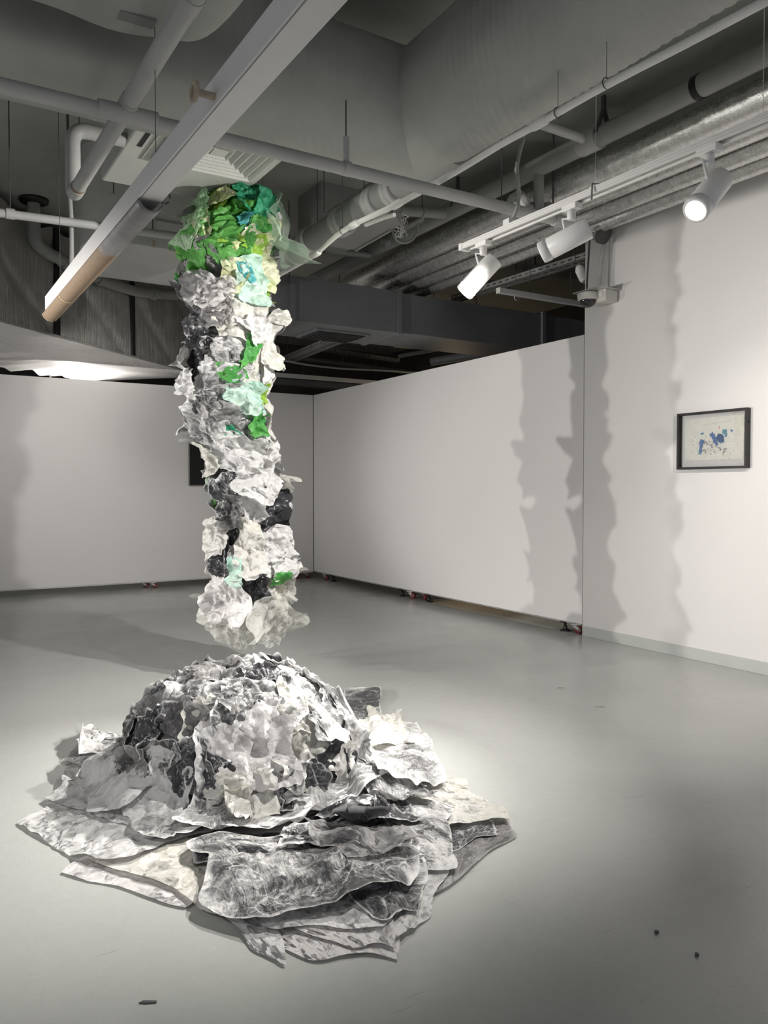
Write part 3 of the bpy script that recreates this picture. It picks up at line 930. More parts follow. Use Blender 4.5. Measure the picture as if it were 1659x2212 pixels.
# dark pipe stub with clamp on the wall edge
fp = empty('pipe_stub', (5.5, 5.5, 3.9), 0, 'dark flanged pipe stub clamped across the top of the tall wall edge', 'pipe')
p, q = on_x(1225, 484, 5.5), on_x(1302, 505, 5.6)
dd = (q - p) / np.linalg.norm(q - p)
MB().tube([p - dd * .05, q], .075, 22).build('pipe', M['midgrey'], fp)
MB().tube([q - dd * .02, q + dd * .035], .09, 22).build('flange', M['rod'], fp)
MB().lathe([(.02, 0), (.02, .03)], q + np.array([-.095, -.03, .02]), (-1, 0, 0), 6).build('bolt', M['steel'], fp)

# ---- black rectangular duct across the back
bd = empty('rectangular_duct', (5.5, 8.2, 3.25), 0, 'long charcoal rectangular duct crossing behind the column above the right partition', 'duct')
Y0, Y1, Z0, Z1 = 7.9, 8.75, 3.25, 3.73
MB().box((3.3, Y0, Z0), (4.98, Y1, Z1)).build('duct_section', M['darkduct'], bd, .006)
MB().box((5.04, Y0 + .02, Z0 + .01), (7.2, Y1 - .02, Z1 - .01)).build('duct_section', M['darkduct'], bd, .006)
MB().box((7.26, Y0 + .02, Z0 + .01), (9.5, Y1 - .02, Z1 - .01)).build('duct_section', M['darkduct'], bd, .006)
for xx in (4.98, 7.2): MB().box((xx, Y0 - .015, Z0 - .01), (xx + .06, Y1 + .015, Z1 + .015)).build('joint_flange', M['darkduct'], bd, .003)
vg = MB().box((4.05, 8.12, Z0 - .02), (4.75, 8.68, Z0)).build('vent_frame', M['darkduct'], bd, .002)
for k in range(5): ring((4.40, 8.40), .30 - k * .055, .23 - k * .045, .014, Z0 - .034, Z0 - .02).build('vent_louvre', M['black'], vg)
for xx in (3.6,):
    rods(bd, [(xx, Y0 - .03, Z0 - .03)], .006)
    MB().box((xx - .02, Y0 - .05, Z0 - .045), (xx + .02, Y1 + .05, Z0 - .005)).build('hanger_bar', M['rod'], bd)

# ---- oblique foil-clad duct, left
fo = empty('foil_duct', (2, 10.4, 3.15), 0, 'big duct clad in dark ridged foil, pale glossy underside, above the far partition at left', 'duct')
A, B = np.array([-2.6, 5.88, 0]), np.array([4.05, 11.91, 0])
ax = (B - A); ln = np.linalg.norm(ax); ax /= ln; bk_ = np.array([-ax[1], ax[0], 0])
rgf = np.random.default_rng(9)
nx, nz = 220, 34
vs = []; kx = rgf.random((6,)) * 6.28
for i in range(nx + 1):
    for j in range(nz + 1):
        s, h = ln * i / nx, j / nz
        top = 1.20 + .05 * math.sin(2.1 * s + kx[0]) + .03 * math.sin(7 * s) + .02 * math.sin(17 * s + kx[1])
        dent = .02 * math.sin(3 * s + 2.5 * h + kx[2]) * math.sin(3.1 * h) + .006 * math.sin(60 * s) * (1 - .4 * h) + .018 * max(0, math.sin(5 * s + 8 * h + kx[3])) ** 6
        pnt = A + ax * s + bk_ * (dent - .02) + np.array([0, 0, 3.15 + top * h]); vs.append(pnt)
fs = [(i * (nz + 1) + j, (i + 1) * (nz + 1) + j, (i + 1) * (nz + 1) + j + 1, i * (nz + 1) + j + 1) for i in range(nx) for j in range(nz)]
MB().add(vs, fs, True).build('foil_side', M['foil'], fo)
nw = 40; vs = []
for i in range(nx + 1):
    for j in range(nw + 1):
        s, w_ = ln * i / nx, j / nw
        e = max(0, (w_ - .55) / .45)
        z = 3.15 + .012 * math.sin(2 * s + 4 * w_) + e * (.03 * math.sin(9 * s + kx[4] + 6 * w_) + .016 * math.sin(23 * s + 11 * w_) - .05)
        vs.append(A + ax * s + bk_ * (-.02 + 1.95 * w_) + np.array([0, 0, z]))
fs = [(i * (nw + 1) + j, i * (nw + 1) + j + 1, (i + 1) * (nw + 1) + j + 1, (i + 1) * (nw + 1) + j) for i in range(nx) for j in range(nw)]
MB().add(vs, fs, True).build('underside', M['whitefoil'], fo, label='pale glossy underside of the duct')
MB().box((0, .06, .06), (ln, 1.66, 1.12), (ax, bk_, (0, 0, 1)), A + np.array([0, 0, 3.15])).build('core', M['darkduct'], fo)
for s in (4.05, 5.55, 7.0, 2.2):
    MB().box((s, -.045, -.005), (s + .075, -.015, 1.19), (ax, bk_, (0, 0, 1)), A + np.array([0, 0, 3.15])).build('band', M['black'], fo, .004)
MB().box((0, -.05, -.012), (ln, -.03, .012), (ax, bk_, (0, 0, 1)), A + np.array([0, 0, 3.15])).build('edge_tape', M['foil'], fo)
p = on_z(108, 806, 3.13); MB().tube([p + np.array([0, 0, .12]), p + np.array([0, 0, .0]), p - np.array([0, 0, .01]), p - np.array([0, 0, .10])], [.03, .03, .018, .014], 10).build('drain_nozzle', M['rod'], fo)

# pipes at the far left
lp = empty('sprinkler_pipe', (1.5, 6.5, 3.5), 0, 'thin grey pipe crossing level in front of the dark foil duct', 'pipe', 'ceiling pipes')
p, q = on_y(-60, 452, 6.6), on_y(470, 522, 6.6)
MB().tube([p, q], .032, 16).build('pipe', M['greypaint'], lp)
c2 = on_y(22, 462, 6.6); MB().tube([c2 + np.array([-.03, 0, 0]), c2 + np.array([.03, 0, 0])], .04, 16).build('clamp', M['greypaint'], lp)
rods(lp, [tuple(c2), tuple(on_y(330, 505, 6.6))], .005)
sh = empty('fire_sprinkler', tuple(on_y(331, 520, 7.25)), 0, 'small sprinkler head hanging below the rounded ceiling unit', 'sprinkler')
p = on_y(331, 512, 7.25)
MB().tube([(p[0], p[1], p[2] - .02), (p[0], p[1], 3.9)], .018, 10).build('stem', M['greypaint'], sh)
MB().lathe([(.02, 0), (.02, .03), (.008, .05), (.008, .07)], (p[0], p[1], p[2] - .09), (0, 0, 1), 12).build('nozzle', M['warmbits'], sh, label='brass nozzle')
vc = empty('drop_conduit', (1.3, 6.3, 3.5), 0, 'upright grey conduit in front of the foil duct, behind the light trunking', 'conduit')
pts = [on_y(px, py, 6.75) for px, py in ((147, 335), (150, 400), (154, 470), (155, 540), (155, 606))]
MB().tube(pts, .017, 12).build('pipe', M['greypaint'], vc)
MB().tube([pts[0], (pts[0][0], pts[0][1], SLAB)], .010, 8).build('riser', M['rod'], vc)
dr_ = empty('soil_pipe', (1.2, 8, 3.8), 0, 'dark drain pipe dropping through a ripped ceiling flange and snaking along the foil duct', 'pipe', 'ceiling pipes')
vt = on_z(72, 420, SLAB) * np.array([1, 1, 0]) + np.array([0, 0, SLAB]); 
pts = [(vt[0], vt[1], SLAB - .01)]
def along(px, py, off=.13):
    r_ = ray(px, py); nrm = bk_; tt = ((A - bk_ * off - EYEV) @ nrm) / (r_ @ nrm)
    return EYEV + r_ * tt
q1 = along(72, 440); q2 = along(74, 522)
pts = [(q2[0], q2[1], SLAB), q2, along(100, 545), along(160, 575), along(230, 610), along(300, 632), along(410, 640)]
MB().tube(bend(pts, .16, 6), .065, 20).build('pipe', M['midgrey'], dr_)
MB().lathe([(.085, 0), (.14, .012), (.15, .03), (.15, .05)], (q2[0], q2[1], SLAB - .05), (0, 0, 1), 24).build('flange', M['black'], dr_)
for px, py in ((140, 566), (215, 603), (330, 635)):
    c0 = along(px, py); c1 = along(px + 4, py + 1.5); d0 = (c1 - c0) / np.linalg.norm(c1 - c0)
    MB().tube([c0 - d0 * .05, c0 + d0 * .05], .074, 20).build('coupling', M['midgrey'], dr_)

# grey box behind the drain pipe, flat plate, wires
gb = empty('fan_box', (3.4, 7, 3.9), 0, 'grey box casing sitting behind the thick drain pipe', 'equipment box')
p, q = on_y(694, 480, 7.2), on_y(790, 402, 7.2)
MB().box((p[0], 7.2, p[2] - .1), (q[0] + .02, 7.75, q[2])).build('casing', M['midgrey'], gb, .01)
MB().box((p[0] + .04, 7.17, p[2] - .06), (p[0] + .1, 7.2, p[2] - .02)).build('inlet', M['darkduct'], gb)
rods(gb, [(p[0] + .05, 7.3, q[2]), (q[0], 7.3, q[2])])
fl = empty('fan_coil_unit', (4.2, 6.7, 3.75), 0, 'flat grey ceiling unit with dangling wires between drain pipe and main pipe', 'equipment box')
pp = [on_z(px, py, 3.72) for px, py in ((700, 530), (772, 542), (866, 486), (850, 462), (800, 470))]
MB().prism([(k[0], k[1]) for k in pp], (0, 0, 3.72), (1, 0, 0), (0, 1, 0), (0, 0, .3)).build('casing', M['midgrey'], fl, .006)
a_, b_ = on_z(768, 541, 3.715), on_z(845, 497, 3.715); MB().tube([a_, b_], .012, 8).build('edge_rail', M['greypaint'], fl)
rods(fl, [tuple(pp[0] + np.array([0, 0, .3])), tuple(pp[2] + np.array([0, 0, .3]))])
wr = empty('cable_bundle', (4.2, 6, 3.6), 0, 'tangle of thin pale wires dangling beside the flat ceiling unit', 'cables')
rgw = random.Random(5)
for k in range(6):
    x0 = 856 + rgw.random() * 14; pts = [on_z(x0, 462, 3.78)]
    for j in range(6): pts.append(on_y(x0 + rgw.uniform(-18, 18), 470 + j * 9 + rgw.uniform(-3, 3), 6.0))
    pts.append(on_y(x0 + 8, 470, 6.0))
    MB().tube(bend(pts, .05, 4), .0045, 6).build('wire', M['conduit'] if k % 2 else M['greypaint'], wr)
pts = [on_y(px, py, 6.05) for px, py in ((846, 495), (856, 520), (872, 526), (890, 520), (903, 500), (902, 482))]
MB().tube(bend(pts, .1, 6), .012, 8).build('hose', M['midgrey'], wr)
for i, (aa, bb, yy, rr, lab) in enumerate((((862, 455), (960, 462), 6.3, .045, 'short grey pipe under the crossing pipe, above the wires'),
                                         ((700, 540), (800, 552), 8.0, .035, 'slim grey pipe joining the dark main pipe behind the flat unit'),
                                         ((920, 590), (1100, 618), 8.2, .04, 'grey pipe crossing low behind the nearest spotlight'))):
    e = empty('branch_pipe', tuple(on_y(*aa, yy)), 0, lab, 'pipe', 'ceiling pipes')
    p, q = on_y(*aa, yy), on_y(*bb, yy)
    MB().tube([p, q], rr, 16).build('pipe', M['midgrey'], e)
    c0 = p * .5 + q * .5; MB().tube([p * .52 + q * .48, p * .48 + q * .52], rr * 1.25, 16).build('clamp', M['midgrey'], e)
    rods(e, [tuple(c0)])

# perforated cable tray and batten on the right
def tray(p, q, w_, h_, label, name='cable_tray', side=(1, 0, 0)):
    e = empty(name, tuple(p), 0, label, 'cable tray', 'cable trays')
    ax = q - p; ln = np.linalg.norm(ax); ax /= ln
    s_ = np.cross(ax, (0, 0, 1.0)); s_ /= np.linalg.norm(s_); z_ = np.cross(s_, ax)
    sm = strip(p - s_ * w_ / 2, ax, s_, ln, w_, .11, .07, .25).build('tray_bed', M['midgrey'], e).modifiers.new('thick', 'SOLIDIFY'); sm.thickness = .003
    for sd in (-1, 1):
        sm = strip(p + s_ * sd * w_ / 2, ax, z_, ln, h_, .11, .06, .22).build('side_wall', M['midgrey'], e).modifiers.new('thick', 'SOLIDIFY'); sm.thickness = .003
    for f in (.12, .5, .88):
        c0 = p + ax * ln * f; rods(e, [c0 + s_ * w_ * .5, c0 - s_ * w_ * .5], .005)
    return e


tray(on_z(985, 650, 3.85), on_z(1300, 552, 3.85), .16, .06, 'perforated grey cable tray below the lagged pipes, left of the dome camera')
tray(on_z(620, 782, 3.55), on_z(770, 722, 3.55), .22, .07, 'dark cable tray slanting beyond the charcoal duct, right of the column')
tray(on_y(700, 758, 13.2), on_y(860, 782, 13.2), .14, .05, 'faint cable tray running level in the dark beyond the partition corner')
bt = empty('light_batten', (6.5, 7.5, 3.5), 0, 'slim white light batten reaching left from behind the dome camera', 'light fitting')
p, q = on_y(1078, 627, 6.9), on_y(1300, 664, 6.9)
MB().box((p[0], 6.88, p[2] - .028), (q[0], 6.94, p[2] + .028)).build('channel', M['trunk'], bt, .004)
MB().box((p[0] - .005, 6.875, p[2] - .03), (p[0] + .005, 6.945, p[2] + .03)).build('end_cap', M['offwhite'], bt)
MB().tube([(p[0] + .25 + .03 * math.cos(k), 6.9, p[2] - .05 + .03 * math.sin(k)) for k in np.linspace(0, 5.5, 14)], .005, 6).build('hook', M['greypaint'], bt)
rods(bt, [(p[0] + .45, 6.91, p[2] + .03), (q[0] - .5, 6.91, p[2] + .03)])
sp_ = empty('ceiling_speaker', tuple(on_y(1158, 588, 7.3)), 0, 'small dark box fixed under the perforated cable tray', 'equipment box')
p = on_y(1158, 588, 7.3); MB().box((p[0] - .09, 7.25, p[2] - .08), (p[0] + .09, 7.45, p[2] + .08)).build('body', M['midgrey'], sp_, .02)
MB().tube([p, (p[0], 7.35, SLAB)], .01, 8).build('bracket', M['rod'], sp_)

# beyond the partitions
bm = empty('light_batten', (4.7, 12.6, 3.2), 0, 'long grey batten light low in the dark space beyond the partition corner', 'light fitting')
p, q = on_y(585, 810, 12.4), on_y(812, 827, 12.4)
MB().box((p[0] - .4, 12.37, p[2] - .03), (q[0] + .5, 12.45, p[2] + .045)).build('channel', M['trunk'], bm, .004)
MB().box((p[0] - .4, 12.37, p[2] - .15), (q[0] + .2, 12.6, p[2] - .05)).build('lower_channel', M['darkduct'], bm)
rods(bm, [(p[0] + .6, 12.4, p[2]), (q[0], 12.4, p[2])])
sc = empty('sagging_cable', (5, 12, 3.3), 0, 'pale cable sagging across the dark space behind the partitions', 'cable')
MB().tube(bend([on_y(px, py, 11.9) for px, py in ((600, 776), (660, 788), (740, 797), (830, 800), (900, 806), (960, 802))], .4, 6), .017, 10).build('cable', M['greypaint'], sc)
rods(sc, [on_y(600, 776, 11.9), on_y(740, 797, 11.9), on_y(960, 802, 11.9)], .004)
wb = empty('bare_pipes', (6.6, 9.3, 3.6), 0, 'run of ragged pale brown pipe lagging glimpsed under the charcoal duct', 'pipe')
for k in range(3):
    p, q = on_y(835 + 8 * k, 736 + 5 * k, 10.2), on_y(1040, 752 + 6 * k, 9.6)
    MB().tube(bend([p, p * .5 + q * .5 + np.array([0, 0, .02]), q], .3, 8), .035, 10).build('pipe', M['warmbits'], wb)
for k in range(16):
    c0 = on_y(1010 + 4 * k + rgw.uniform(-4, 4), 752 + rgw.uniform(-5, 5), 9.6); MB().tube([c0, c0 + np.array([rgw.uniform(-.1, .1), .05, rgw.uniform(-.05, .05)])], .03, 6).build('lagging_scrap', M['warmbits'], wb)
for i, (aa, bb, yy, rr, lab) in enumerate((((640, 772), (900, 806), 14.2, .05, 'dark pipe low in the gloom above the partition corner'),
                                         ((860, 770), (1050, 735), 10.6, .03, 'thin dark pipe slanting above the right partition'),
                                         ((930, 782), (1180, 740), 10.0, .06, 'thick dark pipe just above the top edge of the right partition'))):
    e = empty('dark_pipe', tuple(on_y(*aa, yy)), 0, lab, 'pipe', 'ceiling pipes')
    MB().tube([on_y(*aa, yy), on_y(*bb, yy - .6 * i)], rr, 14).build('pipe', M['darkduct'], e)
    c0 = on_y(*aa, yy) * .6 + on_y(*bb, yy - .6 * i) * .4
    rods(e, [tuple(c0)], .006)
eb = empty('louvre_box', (6.7, 7.6, 3.1), 0, 'dark louvred box edge showing above the partition near the tall wall', 'vent')
p, q = on_y(1142, 733, 9.2), on_y(1210, 742, 9.2)
MB().box((p[0], 9.2, p[2] - .2), (q[0] + .3, 9.6, p[2])).build('casing', M['black'], eb)
MB().box((p[0] + .02, 9.18, p[2] - .04), (q[0] + .28, 9.2, p[2] - .02)).build('louvre', M['midgrey'], eb)
# ================================================================ CRUMPLED PAPER
def facets(U, V, k, rng, tilt=.5):
    """flat facets meeting in sharp ridges and sharp valleys: the difference of two faceted bowls; unit spread"""
    u0, u1, v0, v1 = U.min(), U.max(), V.min(), V.max()
    c = math.sqrt(max(1e-9, (u1 - u0) * (v1 - v0)) / k)
    u = (U.ravel() / c).astype(np.float32); v = (V.ravel() / c).astype(np.float32)
    out = np.zeros_like(u)
    for sg in (1, -1):
        n = k + 8
        cu = rng.uniform(u0 - c, u1 + c, n) / c; cv = rng.uniform(v0 - c, v1 + c, n) / c
        gu, gv, h = rng.normal(0, tilt, n), rng.normal(0, tilt, n), rng.normal(0, .25, n)
        A, B = (gu + 2 * cu).astype(np.float32), (gv + 2 * cv).astype(np.float32)
        D = (h - gu * cu - gv * cv - cu * cu - cv * cv).astype(np.float32)
        best = np.full_like(u, -1e9)
        for i in range(n): np.maximum(best, A[i] * u + B[i] * v + D[i], out=best)
        out += sg * best
    s = out.std() or 1
    return ((out - out.mean()) / s).astype(float).reshape(U.shape)


def waves(t, rng, n=4):
    o = 0
    for k in range(1, n + 1): o = o + rng.normal(0, 1 / k) * np.sin(k * t + rng.uniform(0, 6.28))
    return o


def sheet_grid(w, h, res, rng, rough_edge=.07):
    nu, nv = max(10, int(w / res)), max(10, int(h / res))
    a, b = np.meshgrid(np.linspace(0, 1, nu), np.linspace(0, 1, nv), indexing='ij')
    U = (a - .5) * w; V = (b - .5) * h
    e1 = 1 + rough_edge * waves(b * 6 + 0 * a, rng, 7); e2 = 1 + rough_edge * waves(a * 6, rng, 7)
    U = U * np.clip(e1, .6, 1.35) + .04 * w * waves(b * 4, rng, 2)
    V = V * np.clip(e2, .6, 1.35) + .04 * h * waves(a * 4, rng, 2)
    return a, b, U, V


def crumple(U, V, rng, cell=.09, aniso=(1, 1)):
    area = (U.max() - U.min()) * (V.max() - V.min())
    k1 = int(np.clip(area / cell ** 2, 4, 60)); k2 = int(np.clip(area / (cell * .45) ** 2, 10, 200))
    k3 = int(np.clip(area / (cell * .2) ** 2, 20, 300))
    Ua, Va = U * aniso[0], V * aniso[1]
    wu = .12 * cell * np.sin(V * 40 + rng.uniform(0, 6)); wv = .12 * cell * np.sin(U * 37 + rng.uniform(0, 6))
    return facets(Ua + wu, Va + wv, k1, rng) + .62 * facets(Ua + wv, Va + wu, k2, rng) + .30 * facets(Ua, Va, k3, rng)


def folds(U, V, rng, lam, lean=None):
    """long sharp pleats that wander and die out"""
    th = rng.normal(0, .5) if lean is None else lean
    t = (U * math.cos(th) + V * math.sin(th)) / lam
    s = (-U * math.sin(th) + V * math.cos(th)) / lam
    t = t + .35 * np.sin(.9 * s + rng.uniform(0, 6)) + .18 * np.sin(2.3 * s + 1.3 * t + rng.uniform(0, 6)) + rng.uniform(0, 1)
    f = t - np.floor(t); k = np.floor(t)
    pk = .35 + .3 * np.sin(k * 12.9 + rng.uniform(0, 6)) * .5
    tri = np.where(f < pk, f / pk, (1 - f) / (1 - pk))
    hgt = .65 + .35 * np.sin(k * 7.7 + 1.0 * s + rng.uniform(0, 6))
    return (tri - .5) * 2 * hgt


def grid_object(name, Pn, a, b, U, V, mat, parent, rng, label=None):
    nu, nv = a.shape
    me = bpy.data.meshes.new(name)
    me.vertices.add(nu * nv); me.vertices.foreach_set('co', Pn.reshape(-1, 3).astype(np.float32).ravel())
    i, j = np.meshgrid(np.arange(nu - 1), np.arange(nv - 1), indexing='ij')
    q = np.stack([i * nv + j, (i + 1) * nv + j, (i + 1) * nv + j + 1, i * nv + j + 1], -1).reshape(-1, 4)
    nf = len(q)
    me.loops.add(nf * 4); me.loops.foreach_set('vertex_index', q.ravel().astype(np.int32))
    me.polygons.add(nf); me.polygons.foreach_set('loop_start', np.arange(0, nf * 4, 4, dtype=np.int32))
    me.update(calc_edges=True)
    me.polygons.foreach_set('use_smooth', np.ones(nf, dtype=bool))
    ox, oy = rng.uniform(0, 40, 2)
    t = rng.uniform(0, 6.28)
    X = U * math.cos(t) - V * math.sin(t) + ox; Y = U * math.sin(t) + V * math.cos(t) + oy
    l1 = me.uv_layers.new(name='metres'); l1.data.foreach_set('uv', np.stack([X.ravel()[q.ravel()], Y.ravel()[q.ravel()]], -1).astype(np.float32).ravel())
    l2 = me.uv_layers.new(name='rim'); l2.data.foreach_set('uv', np.stack([a.ravel()[q.ravel()], b.ravel()[q.ravel()]], -1).astype(np.float32).ravel())
    me.materials.append(mat)
    o = bpy.data.objects.new(name, me); COL.objects.link(o)
    o.parent = parent; o.matrix_parent_inverse = Matrix.Translation(parent.location).inverted()
    if label: o['label'] = label
    return o


class Layers:
    """how far the sheets laid so far stand out from a core, over two surface coordinates in metres"""
    def __init__(self, u0, u1, v0, v1, cell):
        self.u0, self.v0, self.c = u0, v0, cell
        self.h = np.zeros((int((u1 - u0) / cell) + 1, int((v1 - v0) / cell) + 1))

    def idx(self, u, v):
        return np.clip((u - self.u0) / self.c, 0, self.h.shape[0] - 2.001), np.clip((v - self.v0) / self.c, 0, self.h.shape[1] - 2.001)

    def under(self, u, v, nd=2, nb=4):
        fx, fy = self.idx(u, v)
        i0, i1 = max(0, int(fx.min()) - 8), min(self.h.shape[0], int(fx.max()) + 10)
        j0, j1 = max(0, int(fy.min()) - 8), min(self.h.shape[1], int(fy.max()) + 10)
        w = np.pad(self.h[i0:i1, j0:j1], 10, mode='edge')
        a = blur(dil(w, nd), nb)[10:-10, 10:-10]
        a = np.maximum(a, self.h[i0:i1, j0:j1])
        fx, fy = fx - i0, fy - j0
        i, j = np.clip(fx.astype(int), 0, a.shape[0] - 2), np.clip(fy.astype(int), 0, a.shape[1] - 2); s, t = fx - i, fy - j
        return a[i, j] * (1 - s) * (1 - t) + a[i + 1, j] * s * (1 - t) + a[i, j + 1] * (1 - s) * t + a[i + 1, j + 1] * s * t

    def lay(self, u, v, d):
        fx, fy = self.idx(u, v)
        np.maximum.at(self.h, (fx.round().astype(int).ravel(), fy.round().astype(int).ravel()), d.ravel())


def dil(h, n):
    for _ in range(n):
        h = np.maximum.reduce([h, np.roll(h, 1, 0), np.roll(h, -1, 0), np.roll(h, 1, 1), np.roll(h, -1, 1)])
    return h


def blur(h, n):
    for _ in range(n):
        h = (h * 2 + np.roll(h, 1, 0) + np.roll(h, -1, 0) + np.roll(h, 1, 1) + np.roll(h, -1, 1)) / 6
    return h


def crinkle(U, V, rng, cell, lam, wf):
    """crumple height 0..1 : flat facets, sharp creases, a few long pleats"""
    c = crumple(U, V, rng, cell, (1.3, .85) if rng.random() < .6 else (1, 1)) + wf * folds(U, V, rng, lam, None if rng.random() < .7 else rng.uniform(0, 3.1))
    lo, hi = np.percentile(c, 2), np.percentile(c, 98)
    return np.clip((c - lo) / (hi - lo), -.05, 1.1)


# ---------------------------------------------------------------- THE HANGING COLUMN
CD = 6.35; PXM = CD / F_PX
prof = np.array([(430, 520, 132), (470, 520, 140), (520, 513, 136), (560, 497, 120), (600, 497, 106), (640, 505, 95), (700, 508, 96), (760, 508, 98), (800, 508, 92), (840, 498, 88), (880, 502, 90),
                 (930, 505, 88), (970, 515, 84), (1000, 522, 80), (1050, 535, 82), (1100, 542, 82), (1150, 540, 84), (1200, 542, 92), (1250, 544, 98), (1300, 546, 100), (1340, 550, 108), (1380, 548, 90)], float)
_c = np.array([at(p[1], p[0], CD) for p in prof])


def col_center(z):
    zs = _c[::-1, 2]
    return np.stack([np.interp(z, zs, _c[::-1, 0]), np.interp(z, zs, _c[::-1, 1]), z], -1)


def col_rad(z): return np.interp(z, _c[::-1, 2], prof[::-1, 2] * PXM)


column = empty('paper_column', tuple(_c[-1]), 0, 'tall hanging column of crumpled white, black and green paper, its green top at the ceiling', 'sculpture')


CORE = .66
CMAP = Layers(-4.2, 4.2, -.3, 4.4, .009)


def col_sheet(px, py, w, h, kind, rot=0, amp=.03, off=0.0, flare=.05, cell=.10, seed=None, back=None, res=.0055):
    rng = np.random.default_rng(seed if seed is not None else int(px * 7 + py * 13))
    z0 = at(px, py, CD)[2]
    cx_ = np.interp(py, prof[:, 0], prof[:, 1]); hw = np.interp(py, prof[:, 0], prof[:, 2])
    s0 = back if back is not None else math.asin(float(np.clip((px - cx_) / (hw * .97), -.97, .97)))
    w, h = w * PXM * (1.04 + .2 * abs(math.sin(s0))), h * PXM * 1.10
    a, b, U, V = sheet_grid(w, h, res, rng, .08 if max(w, h) > .26 else .13)
    rd = 1 - .10 * np.abs(2 * a - 1) ** 3 * np.abs(2 * b - 1) ** 3
    U, V = U * rd, V * rd
    c = crinkle(U, V, rng, .05 * (.8 + .6 * rng.random()), .07 + .06 * rng.random(), .7)
    amp = min(.06, amp * 1.75)
    tu = facets(U, V, 14, rng) * amp * .16; tv = facets(U, V, 14, rng) * amp * .16
    cr, sr = math.cos(R(rot)), math.sin(R(rot))
    u = (U + tu) * cr - (V + tv) * sr; v = (U + tu) * sr + (V + tv) * cr
    z = z0 + v
    rr = col_rad(z0)
    s = s0 + u / (rr * .95)
    e = np.maximum(np.abs(2 * a - 1), np.abs(2 * b - 1)); ang = np.arctan2(b - .5, a - .5)
    flare = flare * (1.0 if flare >= .09 else .55)
    fl = flare * np.clip((e - .45) / .55, 0, 1) ** 1.6 * np.clip(.5 + .6 * waves(ang, rng, 4), 0, 1.8)
    base = CMAP.under(s * .36, z)
    soft = .14 + .10 * np.tanh((base - .14) / .10)
    base = np.where(base > .14, soft, base)
    d = base + .004 + amp * c + fl
    CMAP.lay(s * .36, z, base + .004 + amp * c)
    nrm = np.sin(s)[..., None] * RT - np.cos(s)[..., None] * HF
    r_ = col_rad(z) * CORE
    Pn = col_center(z) + nrm * (r_ + d)[..., None]
    Pn[..., 2] += -.25 * fl
    zt, zb = _c[0, 2] - .06, _c[-1, 2] + .0
    Pn[..., 2] = np.where(Pn[..., 2] > zt, zt + .35 * (Pn[..., 2] - zt), np.where(Pn[..., 2] < zb, zb + .6 * (Pn[..., 2] - zb), Pn[..., 2]))
    return grid_object(PNAME[kind], Pn, a, b, U, V, P[kind], column, rng, PLABEL.get(kind))


# paper core behind the visible sheets
zz = np.linspace(_c[-1, 2] + .12, _c[0, 2] - .05, 200); aa = np.linspace(0, 2 * PI, 90)
Zg, Ag = np.meshgrid(zz, aa, indexing='ij')
rc = np.random.default_rng(2)
cr_ = facets(Ag * .3, Zg, 500, rc) * .02 + facets(Ag * .3, Zg, 120, rc) * .02
Pc = col_center(Zg) + (np.sin(Ag)[..., None] * RT - np.cos(Ag)[..., None] * HF) * (col_rad(Zg) * CORE - .02 + cr_)[..., None]
grid_object('paper_core', Pc, (Zg - zz[0]) / (zz[-1] - zz[0]), Ag / 6.3, Ag * .3, Zg, P['streak'], column, rc)
rods(column, [(_c[0, 0] + dx, _c[0, 1] + dy, _c[0, 2] - .25) for dx, dy in ((-.2, .1), (.25, .15), (0, .3))], .0015, 'suspension_wire')

rnd = random.Random(11)
